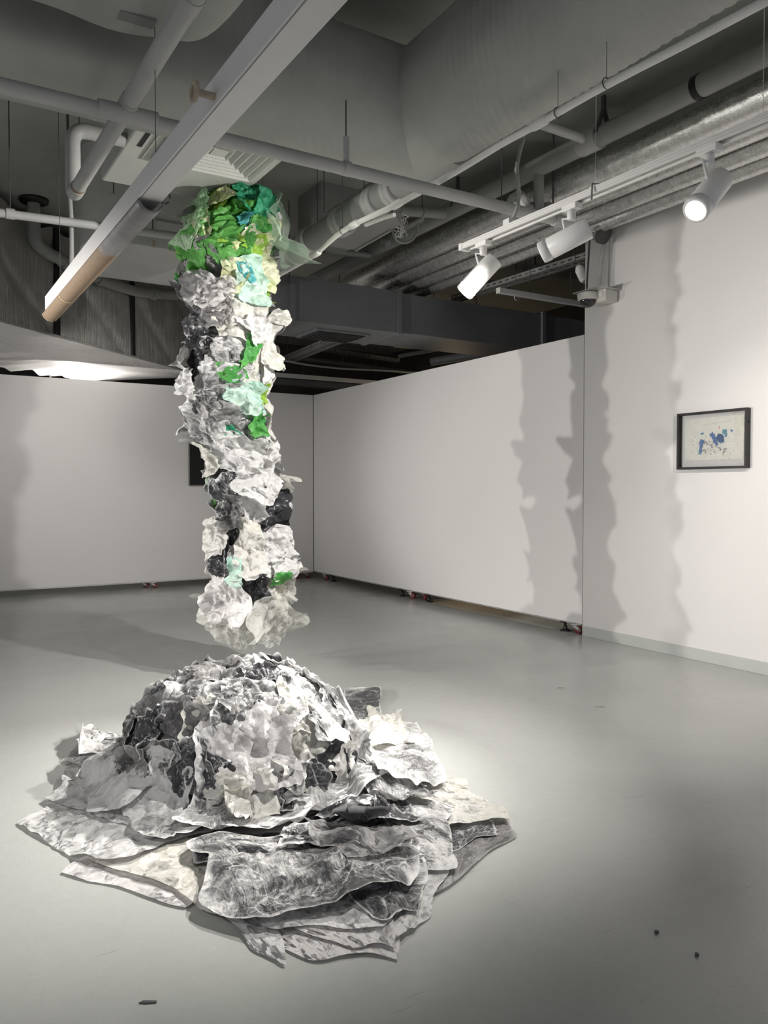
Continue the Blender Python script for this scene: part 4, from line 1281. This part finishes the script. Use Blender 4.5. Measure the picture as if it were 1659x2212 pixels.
# sheets round the back, then an under-layer, then the sheets seen in front
for k, zpy in enumerate((470, 560, 640, 740, 840, 940, 1040, 1140, 1240, 1330)):
    col_sheet(520, zpy, 190, 150, ('lightgreen', 'white', 'grey', 'cream')[k % 4] if k else 'green', rnd.uniform(-30, 30), .035, .02, .10, .12, 300 + k, PI + rnd.uniform(-1, 1), .014)
FRONT = [
    # px, py, w, h, kind, rot, amp, off, flare
    (470, 610, 170, 190, 'smoke', 10, .03, .0, .03), (560, 640, 130, 190, 'smoke', -8, .03, .0, .03),  # under-layer, mostly greyed: shade in the gaps put into the sheet colours
    (450, 740, 130, 200, 'grey', 5, .035, .0, .04), (550, 740, 130, 190, 'streak', 5, .035, .0, .04),
    (460, 850, 130, 170, 'grey', 0, .035, .0, .04), (545, 860, 130, 190, 'cream', 0, .03, .0, .04),
    (480, 970, 140, 170, 'grey', 0, .035, .0, .04), (565, 1000, 90, 190, 'streak', 0, .03, .0, .04),
    (500, 1130, 130, 200, 'dark', 0, .035, .0, .04), (590, 1130, 90, 220, 'smoke', 0, .03, .0, .05),
    (490, 1260, 140, 180, 'smoke', 0, .035, .0, .05), (590, 1260, 120, 180, 'streak', 0, .035, .0, .05),
    # green head
    (398, 462, 85, 36, 'smoke', -8, .02, .12, .12), (560, 440, 60, 70, 'smoke', 0, .025, -.03, .04),
    (520, 500, 150, 120, 'deepgreen', 0, .035, .02, .03), (585, 455, 85, 75, 'emerald', 20, .03, .04, .10),
    (592, 500, 55, 115, 'emerald', -12, .02, .09, .05), (532, 525, 95, 85, 'green', 8, .035, .07, .05),
    (486, 480, 52, 95, 'lime', -12, .02, .08, .06), (500, 468, 50, 34, 'palegreen', 12, .02, .13, .06),
    (428, 505, 104, 104, 'lightgreen', 8, .03, .19, .07), (458, 470, 34, 28, 'cream', 0, .02, .15, .05),
    (476, 525, 30, 56, 'palegreen', 25, .02, .15, .04), (418, 535, 60, 60, 'green', 10, .022, .06, .04),
    (640, 500, 120, 125, 'paleveil', -12, .010, .16, .26), (600, 540, 48, 90, 'palegreen', -15, .015, .10, .05),
    (488, 548, 60, 80, 'green', 18, .03, .08, .04), (522, 562, 62, 84, 'green', -4, .035, .125, .03), (520, 585, 64, 50, 'lime', 0, .02, .08, .04),
    (554, 522, 26, 34, 'teal', 30, .012, .15, .02), (573, 527, 34, 34, 'bright', 0, .02, .14, .03), (562, 555, 50, 46, 'lime', 0, .025, .12, .03),
    (558, 552, 44, 26, 'palegreen', -20, .015, .15, .04), (384, 548, 52, 118, 'smoke', 6, .022, .06, .09),
    (446, 582, 56, 80, 'green', -6, .02, .135, .03), (440, 560, 80, 34, 'lime', -14, .015, .11, .05), (430, 556, 80, 26, 'smoke', -10, .018, .12, .04),
    (405, 602, 64, 96, 'grey', 0, .035, .05, .06), (472, 604, 58, 116, 'smoke', 16, .025, .11, .05),
    (562, 596, 104, 80, 'palegreen', -12, .025, .11, .06), (418, 632, 26, 62, 'bright', 24, .012, .09, .03),
    (552, 634, 50, 84, 'mint', -8, .018, .14, .03), (522, 628, 34, 66, 'palegreen', -10, .018, .13, .04), (570, 640, 40, 64, 'lime', 0, .018, .10, .02), (542, 618, 18, 34, 'teal', 10, .01, .16, .02),
    (596, 640, 48, 118, 'smoke', -6, .035, .04, .05), (502, 645, 60, 90, 'dark', 10, .03, .04, .03),
    (447, 688, 78, 124, 'dark', 12, .028, .10, .03), (476, 652, 74, 60, 'pinkwhite', -36, .02, .14, .05),
    (533, 692, 84, 110, 'cream', 12, .022, .12, .06), (590, 688, 62, 36, 'dark', -12, .03, .08, .06),
    (594, 742, 62, 108, 'cream', -6, .014, .11, .10), (418, 742, 70, 90, 'smoke', -6, .035, .08, .09),
    (463, 758, 52, 46, 'black', 18, .026, .15, .02), (420, 796, 66, 60, 'dark', 14, .035, .07, .07), (505, 730, 70, 80, 'streak', 0, .035, .08, .03),
    (512, 786, 74, 90, 'streak', 20, .045, .11, .03), (552, 770, 26, 64, 'bright', -12, .012, .15, .02),
    (580, 840, 56, 120, 'white', 4, .02, .08, .05), (516, 822, 46, 26, 'bright', -28, .012, .19, .02),
    (406, 872, 56, 90, 'streak', 6, .025, .08, .12), (432, 880, 30, 66, 'dark', 0, .02, .06, .02),
    (470, 848, 86, 96, 'streak', -18, .035, .12, .04), (494, 872, 84, 44, 'grey', 8, .03, .15, .04),
    (532, 868, 44, 60, 'mint', 0, .02, .16, .03), (556, 872, 36, 66, 'mint', 0, .018, .13, .03), (572, 858, 22, 36, 'lime', 0, .012, .12, .02),
    (563, 922, 30, 52, 'bright', 0, .016, .14, .02), (466, 925, 84, 96, 'streak', 25, .042, .12, .03), (518, 940, 20, 22, 'emerald', 0, .015, .20, .01),
    (592, 915, 40, 150, 'cream', 2, .016, .08, .04), (545, 958, 74, 76, 'streak', 0, .04, .12, .03), (425, 962, 46, 30, 'white', 30, .012, .12, .10),
    (452, 992, 78, 60, 'cream', -10, .018, .13, .08), (530, 985, 96, 66, 'white', -28, .025, .15, .08), (592, 1000, 42, 84, 'white', 0, .03, .08, .06),
    (500, 1062, 70, 128, 'dark', 4, .022, .11, .02), (566, 1046, 66, 62, 'white', -35, .022, .15, .06), (588, 1104, 66, 104, 'black', -6, .036, .12, .02),
    (622, 1050, 34, 48, 'cream', 14, .012, .10, .12), (466, 1090, 34, 110, 'paleveil', 0, .02, .08, .03), (462, 1082, 14, 34, 'bright', 0, .008, .15, .01),
    (478, 1158, 66, 74, 'cream', 30, .025, .14, .08), (621, 1135, 40, 124, 'white', 0, .022, .08, .05), (490, 1206, 46, 106, 'dark', 6, .02, .13, .03),
    (552, 1178, 46, 104, 'cream', 5, .02, .14, .04), (600, 1182, 74, 84, 'white', 10, .032, .12, .05), (452, 1240, 62, 128, 'clear', 4, .022, .10, .08),
    (531, 1222, 24, 54, 'mint', 0, .012, .18, .02), (604, 1240, 30, 24, 'bright', 0, .01, .19, .02), (560, 1288, 76, 104, 'black', 8, .034, .13, .02),
    (508, 1282, 84, 84, 'pinkwhite', -10, .032, .16, .06), (648, 1256, 56, 62, 'clear', -14, .012, .14, .14), (612, 1270, 60, 84, 'cream', 6, .03, .11, .06),
    (448, 1322, 70, 90, 'clear', 10, .02, .10, .14), (625, 1335, 122, 84, 'clear', -22, .018, .13, .14), (530, 1338, 110, 66, 'clear', 4, .025, .13, .10),
    (448, 650, 40, 60, 'smoke', 20, .03, .13, .05), (500, 700, 40, 70, 'smoke', -20, .03, .13, .05), (560, 730, 44, 50, 'white', 30, .03, .15, .06),
    (430, 830, 50, 46, 'white', -30, .03, .12, .08), (500, 905, 50, 46, 'smoke', 10, .03, .16, .05), (560, 1090, 34, 80, 'white', 10, .03, .13, .05),
    (520, 1100, 36, 70, 'smoke', -10, .03, .14, .04), (610, 1215, 44, 50, 'white', -20, .03, .15, .06), (470, 1310, 44, 56, 'pinkwhite', 30, .03, .15, .07),
    (522, 1368, 84, 48, 'veil', 0, .015, .08, .06),
]
for q in sorted(FRONT, key=lambda k: k[7]):
    px, py, w, h, kind, rot, amp, off, flare = q
    col_sheet(px, py, w, h, kind, rot, amp, off * .62, flare)

# ---------------------------------------------------------------- THE MOUND ON THE FLOOR
MC = at(520, 1560, 4.0) * np.array([1, 1, 0])
ERX, ERY, EH = .62, .56, .59
mound = empty('paper_mound', tuple(MC), 0, 'big heap of crumpled white and graphite-black paper spread on the floor below the column', 'sculpture')


def dome_z(x, y):
    dx, dy = x - MC[0], y - MC[1]
    p = (dx * RT[0] + dy * RT[1]) / ERX; q = (dx * HF[0] + dy * HF[1]) / ERY
    t = 1 - (p * p + q * q)
    return EH * np.sqrt(np.clip(t, 0, 1))


CELL = .011; X0, Y0_, X1, Y1_ = -.4, 1.3, 3.9, 6.0
gx = np.arange(X0, X1, CELL); gy = np.arange(Y0_, Y1_, CELL)
HM = dome_z(*np.meshgrid(gx, gy, indexing='ij')) * .35


def sample(h, x, y):
    fx = np.clip((x - X0) / CELL, 0, len(gx) - 2.001); fy = np.clip((y - Y0_) / CELL, 0, len(gy) - 2.001)
    i, j = fx.astype(int), fy.astype(int); u, v = fx - i, fy - j
    return h[i, j] * (1 - u) * (1 - v) + h[i + 1, j] * u * (1 - v) + h[i, j + 1] * (1 - u) * v + h[i + 1, j + 1] * u * v


def floor_sheet(kind, quad, amp, flare=.03, cell=.16, edge=.05, seed=None, rnd_=.045, res=.0085):
    global HM
    rng = np.random.default_rng(seed if seed is not None else int(sum(q[0] * 3 + q[1] for q in quad)))
    c = [on_z(*q, 0) for q in quad]                       # TL TR BR BL
    w = (np.linalg.norm(c[1] - c[0]) + np.linalg.norm(c[2] - c[3])) / 2; h = (np.linalg.norm(c[3] - c[0]) + np.linalg.norm(c[2] - c[1])) / 2
    a, b, U, V = sheet_grid(w, h, res, rng, edge * .6)
    rd = 1 - rnd_ * np.abs(2 * a - 1) ** 3 * np.abs(2 * b - 1) ** 3
    U, V = U * rd, V * rd
    k = np.clip(U / w + .5, -.3, 1.3)[..., None]; m = np.clip(V / h + .5, -.3, 1.3)[..., None]
    pos = (1 - k) * (1 - m) * c[3] + k * (1 - m) * c[2] + k * m * c[1] + (1 - k) * m * c[0]
    cr = crumple(U, V, rng, cell * .7) + .9 * folds(U, V, rng, .16, rng.uniform(0, 3.1)) + .4 * folds(U, V, rng, .06, rng.uniform(0, 3.1))
    cr = (cr - cr.min()) / (cr.max() - cr.min())
    und = waves(U / max(w, .01) * 5, rng, 3) + waves(V / max(h, .01) * 5, rng, 3)
    tu = facets(U, V, 16, rng) * amp * .3; tv = facets(U, V, 16, rng) * amp * .3
    x = pos[..., 0] + tu; y = pos[..., 1] + tv
    e = np.maximum(np.abs(2 * a - 1), np.abs(2 * b - 1)); ang = np.arctan2(b - .5, a - .5)
    inner = np.clip((1 - e) / .55, 0, 1)
    fl = flare * np.clip((e - .6) / .4, 0, 1) ** 2 * np.clip(.3 + .7 * waves(ang, rng, 5), 0, 1.6)
    base = np.maximum(sample(blur(dil(HM, 3), 4), x, y), sample(dil(HM, 1), x, y))
    z = base + .004 + amp * cr * (.55 + .45 * inner) + amp * .25 * np.clip(und, 0, 2) * inner + fl
    Pn = np.stack([x, y, z], -1)
    ii = np.clip(((x - X0) / CELL).round().astype(int), 0, len(gx) - 1); jj = np.clip(((y - Y0_) / CELL).round().astype(int), 0, len(gy) - 1)
    np.maximum.at(HM, (ii.ravel(), jj.ravel()), (base + .004 + amp * cr * .8).ravel())
    return grid_object(PNAME[kind], Pn, a, b, U, V, P[kind], mound, rng, PLABEL.get(kind))


SK = [
    ('pinkwhite', ((330, 1850), (900, 1800), (872, 2104), (545, 2032)), .012, .004, .3, .012),
    ('white', ((470, 1960), (600, 1980), (618, 2094), (540, 2050)), .006, .003, .3, .01),
    ('smoke', ((760, 1730), (1050, 1740), (1118, 1810), (820, 2010)), .016, .008, .25, .015),
    ('white', ((740, 1900), (960, 1880), (932, 1985), (860, 2040)), .012, .01, .2, .03),
    ('dark', ((900, 1760), (1040, 1765), (1080, 1812), (930, 1860)), .012, .006, .2, .03),
    ('cream', ((790, 1650), (1000, 1690), (1108, 1790), (930, 1815)), .035, .02, .14, .04),
    ('streak', ((770, 1565), (900, 1568), (978, 1690), (800, 1740)), .04, .03, .16, .05),
    ('pinkwhite', ((118, 1885), (330, 1790), (560, 1900), (395, 1968)), .012, .008, .25, .03),
    ('cream', ((160, 1850), (330, 1760), (620, 1880), (470, 1990)), .015, .01, .25, .03),
    ('white', ((35, 1783), (180, 1688), (520, 1790), (220, 1885)), .028, .015, .2, .03),
    ('white', ((100, 1735), (180, 1650), (480, 1740), (340, 1840)), .035, .03, .2, .04),
    ('smoke', ((112, 1665), (200, 1590), (400, 1650), (250, 1730)), .04, .04, .14, .05),
    ('white', ((165, 1640), (185, 1575), (250, 1600), (235, 1650)), .07, .08, .07, .08),
    ('grey', ((742, 1492), (826, 1490), (822, 1562), (755, 1562)), .02, .012, .2, .03),
    ('cream', ((790, 1540), (850, 1556), (900, 1620), (780, 1650)), .05, .04, .10, .06),
    ('streak', ((740, 1700), (975, 1772), (985, 1900), (800, 1930)), .025, .012, .2, .02),
    ('pinkwhite', ((420, 1900), (880, 1880), (858, 2066), (690, 2045)), .012, .008, .3, .012),
    ('white', ((430, 1870), (850, 1900), (835, 2030), (560, 2015)), .012, .010, .25, .015),
    ('grey', ((700, 1890), (930, 1890), (905, 1985), (800, 2020)), .02, .015, .2, .03),
    ('dark', ((395, 1850), (620, 1790), (760, 1900), (500, 1975)), .035, .01, .12, .05),
    ('grey', ((395, 1830), (885, 1790), (925, 1965), (455, 2035)), .045, .03, .12, .03, 91, .16),
    ('dark', ((590, 1815), (830, 1790), (880, 1880), (640, 1885)), .05, .03, .10, .06),
    ('smoke', ((640, 1830), (780, 1840), (930, 1890), (740, 1930)), .04, .03, .12, .05),
    ('dark', ((640, 1720), (850, 1715), (930, 1810), (700, 1830)), .05, .02, .10, .05),
    ('streak', ((250, 1770), (430, 1700), (540, 1790), (330, 1850)), .04, .03, .16, .05),
    ('white', ((140, 1710), (300, 1665), (430, 1750), (260, 1800)), .04, .03, .16, .05),
    ('grey', ((770, 1670), (900, 1690), (945, 1775), (790, 1790)), .05, .02, .10, .06),
    ('streak', ((360, 1830), (470, 1760), (860, 1730), (640, 1820)), .045, .04, .12, .05),
    ('streak', ((790, 1650), (945, 1650), (970, 1715), (810, 1745)), .04, .03, .12, .05),
    ('dark', ((700, 1810), (810, 1800), (850, 1850), (740, 1870)), .07, .04, .07, .07),
    ('cream', ((480, 1780), (570, 1750), (620, 1790), (520, 1830)), .06, .05, .09, .07),
    ('smoke', ((240, 1700), (340, 1650), (400, 1720), (300, 1760)), .07, .05, .08, .07),
]
for q in SK: floor_sheet(*q)


DCORE = .93
DMAP = Layers(-1.3, 1.3, -1.3, 1.3, .008)


def dome_sheet(px, py, w, h, kind, rot=0, amp=.03, off=0.0, flare=.04, cell=.085, seed=None, res=.0065):
    rng = np.random.default_rng(seed if seed is not None else int(px * 5 + py * 11))
    amp *= .42; flare *= .4; off *= .6
    # where the sight line meets the dome
    r_ = ray(px, py)
    fr_ = np.array([[RT[0] / ERX, RT[1] / ERX, 0], [HF[0] / ERY, HF[1] / ERY, 0], [0, 0, 1 / EH]])
    o_, d_ = fr_ @ (EYEV - MC), fr_ @ r_
    A_, B_, C_ = d_ @ d_, o_ @ d_, o_ @ o_ - 1
    D_ = B_ * B_ - A_ * C_
    t = (-B_ - math.sqrt(D_)) / A_ if D_ > 0 else -B_ / A_
    n0 = o_ + d_ * t; n0 /= np.linalg.norm(n0)
    inv = np.linalg.inv(fr_)
    p0 = inv @ n0
    nrm = fr_.T @ n0; nrm /= np.linalg.norm(nrm)
    t1 = np.cross((0, 0, 1.0), nrm)
    t1 = -RT.copy() if np.linalg.norm(t1) < .15 else t1 / np.linalg.norm(t1)
    if t1 @ RT < 0: t1 = -t1
    t2 = np.cross(nrm, t1)
    if t2[2] < 0: t2 = -t2
    mp = t / F_PX
    w, h = w * mp * 1.25, h * mp * 1.32
    a, b, U, V = sheet_grid(w, h, res, rng, .07)
    rd = 1 - .08 * np.abs(2 * a - 1) ** 3 * np.abs(2 * b - 1) ** 3
    U, V = U * rd, V * rd
    c = crinkle(U, V, rng, .042 * (.8 + .7 * rng.random()), .06 + .05 * rng.random(), .45)
    amp *= 2.1
    tu = facets(U, V, 14, rng) * amp * .16; tv = facets(U, V, 14, rng) * amp * .16
    cr, sr = math.cos(R(rot)), math.sin(R(rot))
    u = (U + tu) * cr - (V + tv) * sr; v = (U + tu) * sr + (V + tv) * cr
    q = p0 + u[..., None] * t1 + v[..., None] * t2
    n = q @ fr_.T
    n = n / np.linalg.norm(n, axis=-1, keepdims=True)
    base = n @ inv.T
    nn = n @ fr_; nn /= np.linalg.norm(nn, axis=-1, keepdims=True)
    e = np.maximum(np.abs(2 * a - 1), np.abs(2 * b - 1)); ang = np.arctan2(b - .5, a - .5)
    fl = flare * np.clip((e - .5) / .5, 0, 1) ** 1.7 * np.clip(.45 + .7 * waves(ang, rng, 5), 0, 1.7)
    # equal-area-like map of the dome around its top
    co = np.arccos(np.clip(n[..., 2], -1, 1)) * .6
    rho = np.hypot(n[..., 0], n[..., 1]) + 1e-9
    mu, mv = co * n[..., 0] / rho, co * n[..., 1] / rho
    bs = DMAP.under(mu, mv)
    bs = np.where(bs > .045, .045 + .045 * np.tanh((bs - .045) / .045), bs)
    d = bs + .003 + amp * c + fl
    DMAP.lay(mu, mv, bs + .003 + amp * c)
    Pn = MC + base * DCORE + nn * d[..., None]
    gz0 = sample(blur(HM, 1), Pn[..., 0], Pn[..., 1]) * .85
    Pn[..., 2] = np.where(Pn[..., 2] < gz0, gz0 + .02 * c + .25 * np.clip(fl, 0, 1), Pn[..., 2])
    return grid_object(PNAME[kind], Pn, a, b, U, V, P[kind], mound, rng, PLABEL.get(kind))


# crumpled under-layer all over the dome, front and back
th = np.linspace(0, 2 * PI, 150); el = np.linspace(.02, PI / 2 - .01, 60)
Tg, Eg = np.meshgrid(th, el, indexing='ij')
rc = np.random.default_rng(8)
k_ = 1 + (facets(Tg * .5, Eg * .5, 400, rc) * .03 + facets(Tg * .5, Eg * .5, 90, rc) * .035) * np.cos(Eg) ** .3 - .16
Pd = MC + (np.cos(Tg) * np.cos(Eg) * ERX * k_)[..., None] * RT + (np.sin(Tg) * np.cos(Eg) * ERY * k_)[..., None] * HF + (np.sin(Eg) * EH * k_)[..., None] * np.array([0, 0, 1.0])
grid_object('paper_core', Pd, Tg / 6.29, Eg / 1.6, Tg * .5, Eg * .5, P['grey'], mound, rc)

HUMP = [
    (330, 1500, 150, 120, 'dark', 10, .035, .0, .03), (430, 1470, 150, 110, 'grey', 0, .035, .0, .03), (600, 1470, 150, 110, 'streak', 0, .035, .0, .03),
    (720, 1560, 140, 150, 'streak', 0, .035, .0, .03), (300, 1620, 130, 140, 'dark', 0, .04, .0, .03), (420, 1600, 150, 150, 'grey', 0, .035, .0, .03),
    (560, 1620, 160, 160, 'white', 0, .03, .0, .03), (690, 1670, 150, 120, 'grey', 0, .04, .0, .03), (400, 1700, 170, 110, 'grey', 0, .04, .0, .03), (560, 1710, 160, 90, 'smoke', 0, .04, .0, .03),
    (492, 1412, 120, 46, 'streak', 0, .03, .02, .06), (525, 1402, 44, 36, 'streak', 20, .02, .03, .05), (470, 1432, 70, 50, 'smoke', 20, .02, .04, .05),
    (592, 1436, 126, 66, 'streak', -6, .035, .03, .04), (398, 1478, 124, 76, 'grey', 18, .035, .02, .04), (478, 1462, 96, 54, 'smoke', 20, .025, .05, .05),
    (500, 1496, 120, 80, 'dark', 0, .04, .03, .03), (428, 1520, 130, 66, 'streak', 8, .035, .05, .03), (352, 1528, 80, 66, 'smoke', 0, .03, .05, .04),
    (316, 1548, 100, 110, 'dark', 20, .04, .03, .04), (366, 1598, 130, 110, 'dark', 25, .04, .05, .05), (272, 1596, 84, 100, 'grey', 25, .035, .03, .06),
    (400, 1572, 96, 76, 'smoke', -12, .03, .07, .04), (456, 1556, 88, 92, 'cream', 0, .022, .06, .04), (505, 1518, 60, 80, 'streak', 60, .025, .07, .05),
    (560, 1540, 150, 100, 'grey', -20, .022, .07, .02), (548, 1600, 176, 150, 'pinkwhite', -4, .014, .125, .05), (480, 1640, 80, 110, 'white', 6, .016, .10, .05),
    (640, 1530, 66, 100, 'cream', -16, .035, .08, .05), (722, 1508, 128, 116, 'grey', -34, .026, .05, .03), (690, 1480, 70, 50, 'streak', -20, .03, .05, .05),
    (655, 1608, 130, 126, 'cream', 0, .035, .08, .05), (730, 1608, 64, 120, 'dark', 10, .02, .08, .03), (765, 1580, 60, 130, 'streak', 16, .022, .06, .05),
    (795, 1600, 60, 70, 'cream', 20, .04, .04, .06), (700, 1566, 84, 70, 'streak', -20, .03, .09, .04),
    (676, 1680, 150, 62, 'black', 14, .03, .08, .05), (640, 1690, 90, 56, 'dark', 14, .035, .10, .05), (610, 1690, 66, 50, 'streak', 0, .035, .11, .05),
    (452, 1700, 116, 86, 'black', -8, .022, .10, .05), (460, 1690, 124, 92, 'dark', -8, .02, .115, .05), (352, 1668, 66, 66, 'white', 14, .025, .10, .06), (384, 1690, 70, 60, 'white', 0, .02, .12, .06),
    (296, 1680, 96, 84, 'smoke', -6, .032, .08, .07), (246, 1650, 80, 66, 'smoke', 16, .035, .06, .07), (540, 1716, 80, 76, 'cream', 6, .04, .12, .05), (500, 1740, 70, 60, 'cream', 6, .035, .13, .05),
    (355, 1640, 80, 50, 'grey', 0, .035, .09, .05), (420, 1650, 70, 70, 'grey', 20, .035, .09, .05), (736, 1660, 70, 60, 'cream', 0, .035, .09, .06), (590, 1490, 84, 64, 'grey', 0, .03, .06, .03),
    (560, 1470, 60, 44, 'dark', 12, .03, .06, .03), (780, 1640, 54, 70, 'streak', 0, .035, .06, .06), (330, 1590, 60, 44, 'black', 40, .03, .09, .03),
]
for q in sorted(HUMP, key=lambda k: k[7]): dome_sheet(*q)
# the far side of the heap
for k, (u, v) in enumerate(((-.45, .35), (0, .45), (.45, .35), (-.2, .52), (.25, .5))):
    rng = np.random.default_rng(700 + k)
    a, b, U, V = sheet_grid(.5, .5, .014, rng, .08)
    c = crumple(U, V, rng, .1)
    x = MC[0] + RT[0] * (u + U) + HF[0] * (v + V); y = MC[1] + RT[1] * (u + U) + HF[1] * (v + V)
    z = np.maximum(dome_z(x, y) * 1.02, .012) + .02 * np.abs(c)
    kd = ('grey', 'white', 'streak', 'smoke', 'dark')[k]
    grid_object(PNAME[kd], np.stack([x, y, z], -1), a, b, U, V, P[kd], mound, rng, PLABEL.get(kd))

# small litter on the floor
for px, py, ln, lab, c in ((1505, 2065, .012, 'tiny black crumb on the floor at the lower right', 'crumb'), (320, 2166, .05, 'thin dark sliver on the floor near the bottom left edge', 'sliver'),
                           (1296, 1527, .06, 'flat grey scrap on the floor right of the mound', 'scrap'), (1211, 1486, .05, 'pale thin scrap on the floor beyond the grey scrap', 'scrap'), (1418, 2016, .014, 'small black fleck on the floor above the black crumb', 'crumb')):
    p = on_z(px, py, 0)
    e = tag(MB().prism([(-ln / 2, -.004), (-ln * .1, -.007), (ln / 2, -.003), (ln * .45, .005), (-ln * .3, .006)], p + np.array([0, 0, .0005]), RT, HF, (0, 0, .003 if c != 'crumb' else .008)).build('floor_' + c, M['rod'] if c != 'scrap' else M['midgrey']), lab, 'litter')

# ================================================================ LIGHT
def spot(name, loc, target, power, deg, blend=.5, rad=.04, col=(1, .965, .925), flat=1.0):
    ld = bpy.data.lights.new(name, 'SPOT'); ld.energy = power; ld.spot_size = R(deg); ld.spot_blend = blend
    ld.shadow_soft_size = rad; ld.color = col
    o = bpy.data.objects.new(name, ld); COL.objects.link(o)
    o.location = loc
    o.rotation_euler = (Vector(target) - Vector(loc)).to_track_quat('-Z', 'Y').to_euler()
    o.scale = (1, flat, 1)
    return o


PW = 1.0
l1, l2, l3 = LAMPS
spot('mound_spot', l1[2] + l1[1] * .03, MC + np.array([0, 0, .2]), 760 * PW, 56, 1)
spot('column_spot', l2[2] + l2[1] * .03, (1.3, 6.5, 1.7), 430 * PW, 94, .7)
spot('front_spot', l3[2] + l3[1] * .03, MC + np.array([.1, .1, .2]), 470 * PW, 84, 1)
spot('picture_spot', (3.25, 2.9, 2.9), (5.75, 3.6, 1.5), 110 * PW, 52, 1)
spot('floor_spot', (3.25, 1.7, 2.92), (4.2, 4.3, 0), 170 * PW, 66, 1, .06)  # added unseen fill, brightens the floor right of the mound
spot('wall_spot', (3.25, .9, 2.9), (5.75, 2.8, 1.8), 330 * PW, 76, 1)
# the matching lights on the left, out of the picture
spot('left_spot_a', (-3.3, 5.95, 1.7), (2.6, 6.2, 1.7), 650 * PW, 72, .5, .05, flat=.56)
spot('left_spot_b', (-3.3, 7.15, 1.7), (3.2, 5.7, 1.6), 780 * PW, 72, .5, .05, flat=.46)
spot('left_spot_c', (-3.2, 9.2, 1.7), (3.6, 5.2, 1.4), 420 * PW, 72, .6, .12, flat=.46)
spot('left_mound_spot', (-1.9, 2.2, 2.9), MC + HF * .25 + np.array([0, 0, .2]), 220 * PW, 54, 1)
spot('far_wall_spot', (1.6, 8.6, 2.85), (2.6, 11.7, 1.5), 120 * PW, 100, .9)
spot('soffit_spot', on_z(170, 800, 3.15) * np.array([1, 1, 0]) + np.array([0, .25, 2.55]), on_z(170, 800, 3.15), 110 * PW, 150, .8, .05)
spot('left_high_fill', (-2.5, 6.1, 3.9), (3.4, 6.0, 0), 520 * PW, 36, .6, .1)  # added unseen light, lifts the floor so the column's shadow band shows
spot('store_spot', (7.6, 8.6, 2.2), (6.1, 7.7, 0), 70 * PW, 40, .9, .05, (1, .62, .26))
spot('store_spot_white', (7.4, 6.9, 2.2), (6.1, 6.5, 0), 70 * PW, 26, .9, .05, (1, .9, .75))
ld = bpy.data.lights.new('store_fill', 'POINT'); ld.energy = 11; ld.color = (1, .78, .52); ld.shadow_soft_size = .1  # added unseen fill, lifts the dark space beyond the partitions
lo = bpy.data.objects.new('store_fill', ld); COL.objects.link(lo); lo.location = (8.2, 11.2, 2.3)
w = bpy.data.worlds.new('world'); S.world = w; w.use_nodes = True
w.node_tree.nodes['Background'].inputs[0].default_value = (.9, .92, 1, 1)
w.node_tree.nodes['Background'].inputs[1].default_value = .46

# ================================================================ CAMERA
cd_ = bpy.data.cameras.new('camera'); cam = bpy.data.objects.new('camera', cd_); COL.objects.link(cam)
cam.location = EYEV
cam.rotation_euler = (PI / 2 - PITCH, 0, -YAW)
cd_.sensor_fit = 'HORIZONTAL'; cd_.sensor_width = 36.0
cd_.lens = 36.0 * F_PX / 1659.0
cd_.clip_start = .05
S.camera = cam
S.view_settings.view_transform = 'Standard'
S.view_settings.look = 'None'
S.view_settings.gamma = 1.0
S.view_settings.use_curve_mapping = False
S.view_settings.exposure = 0.0
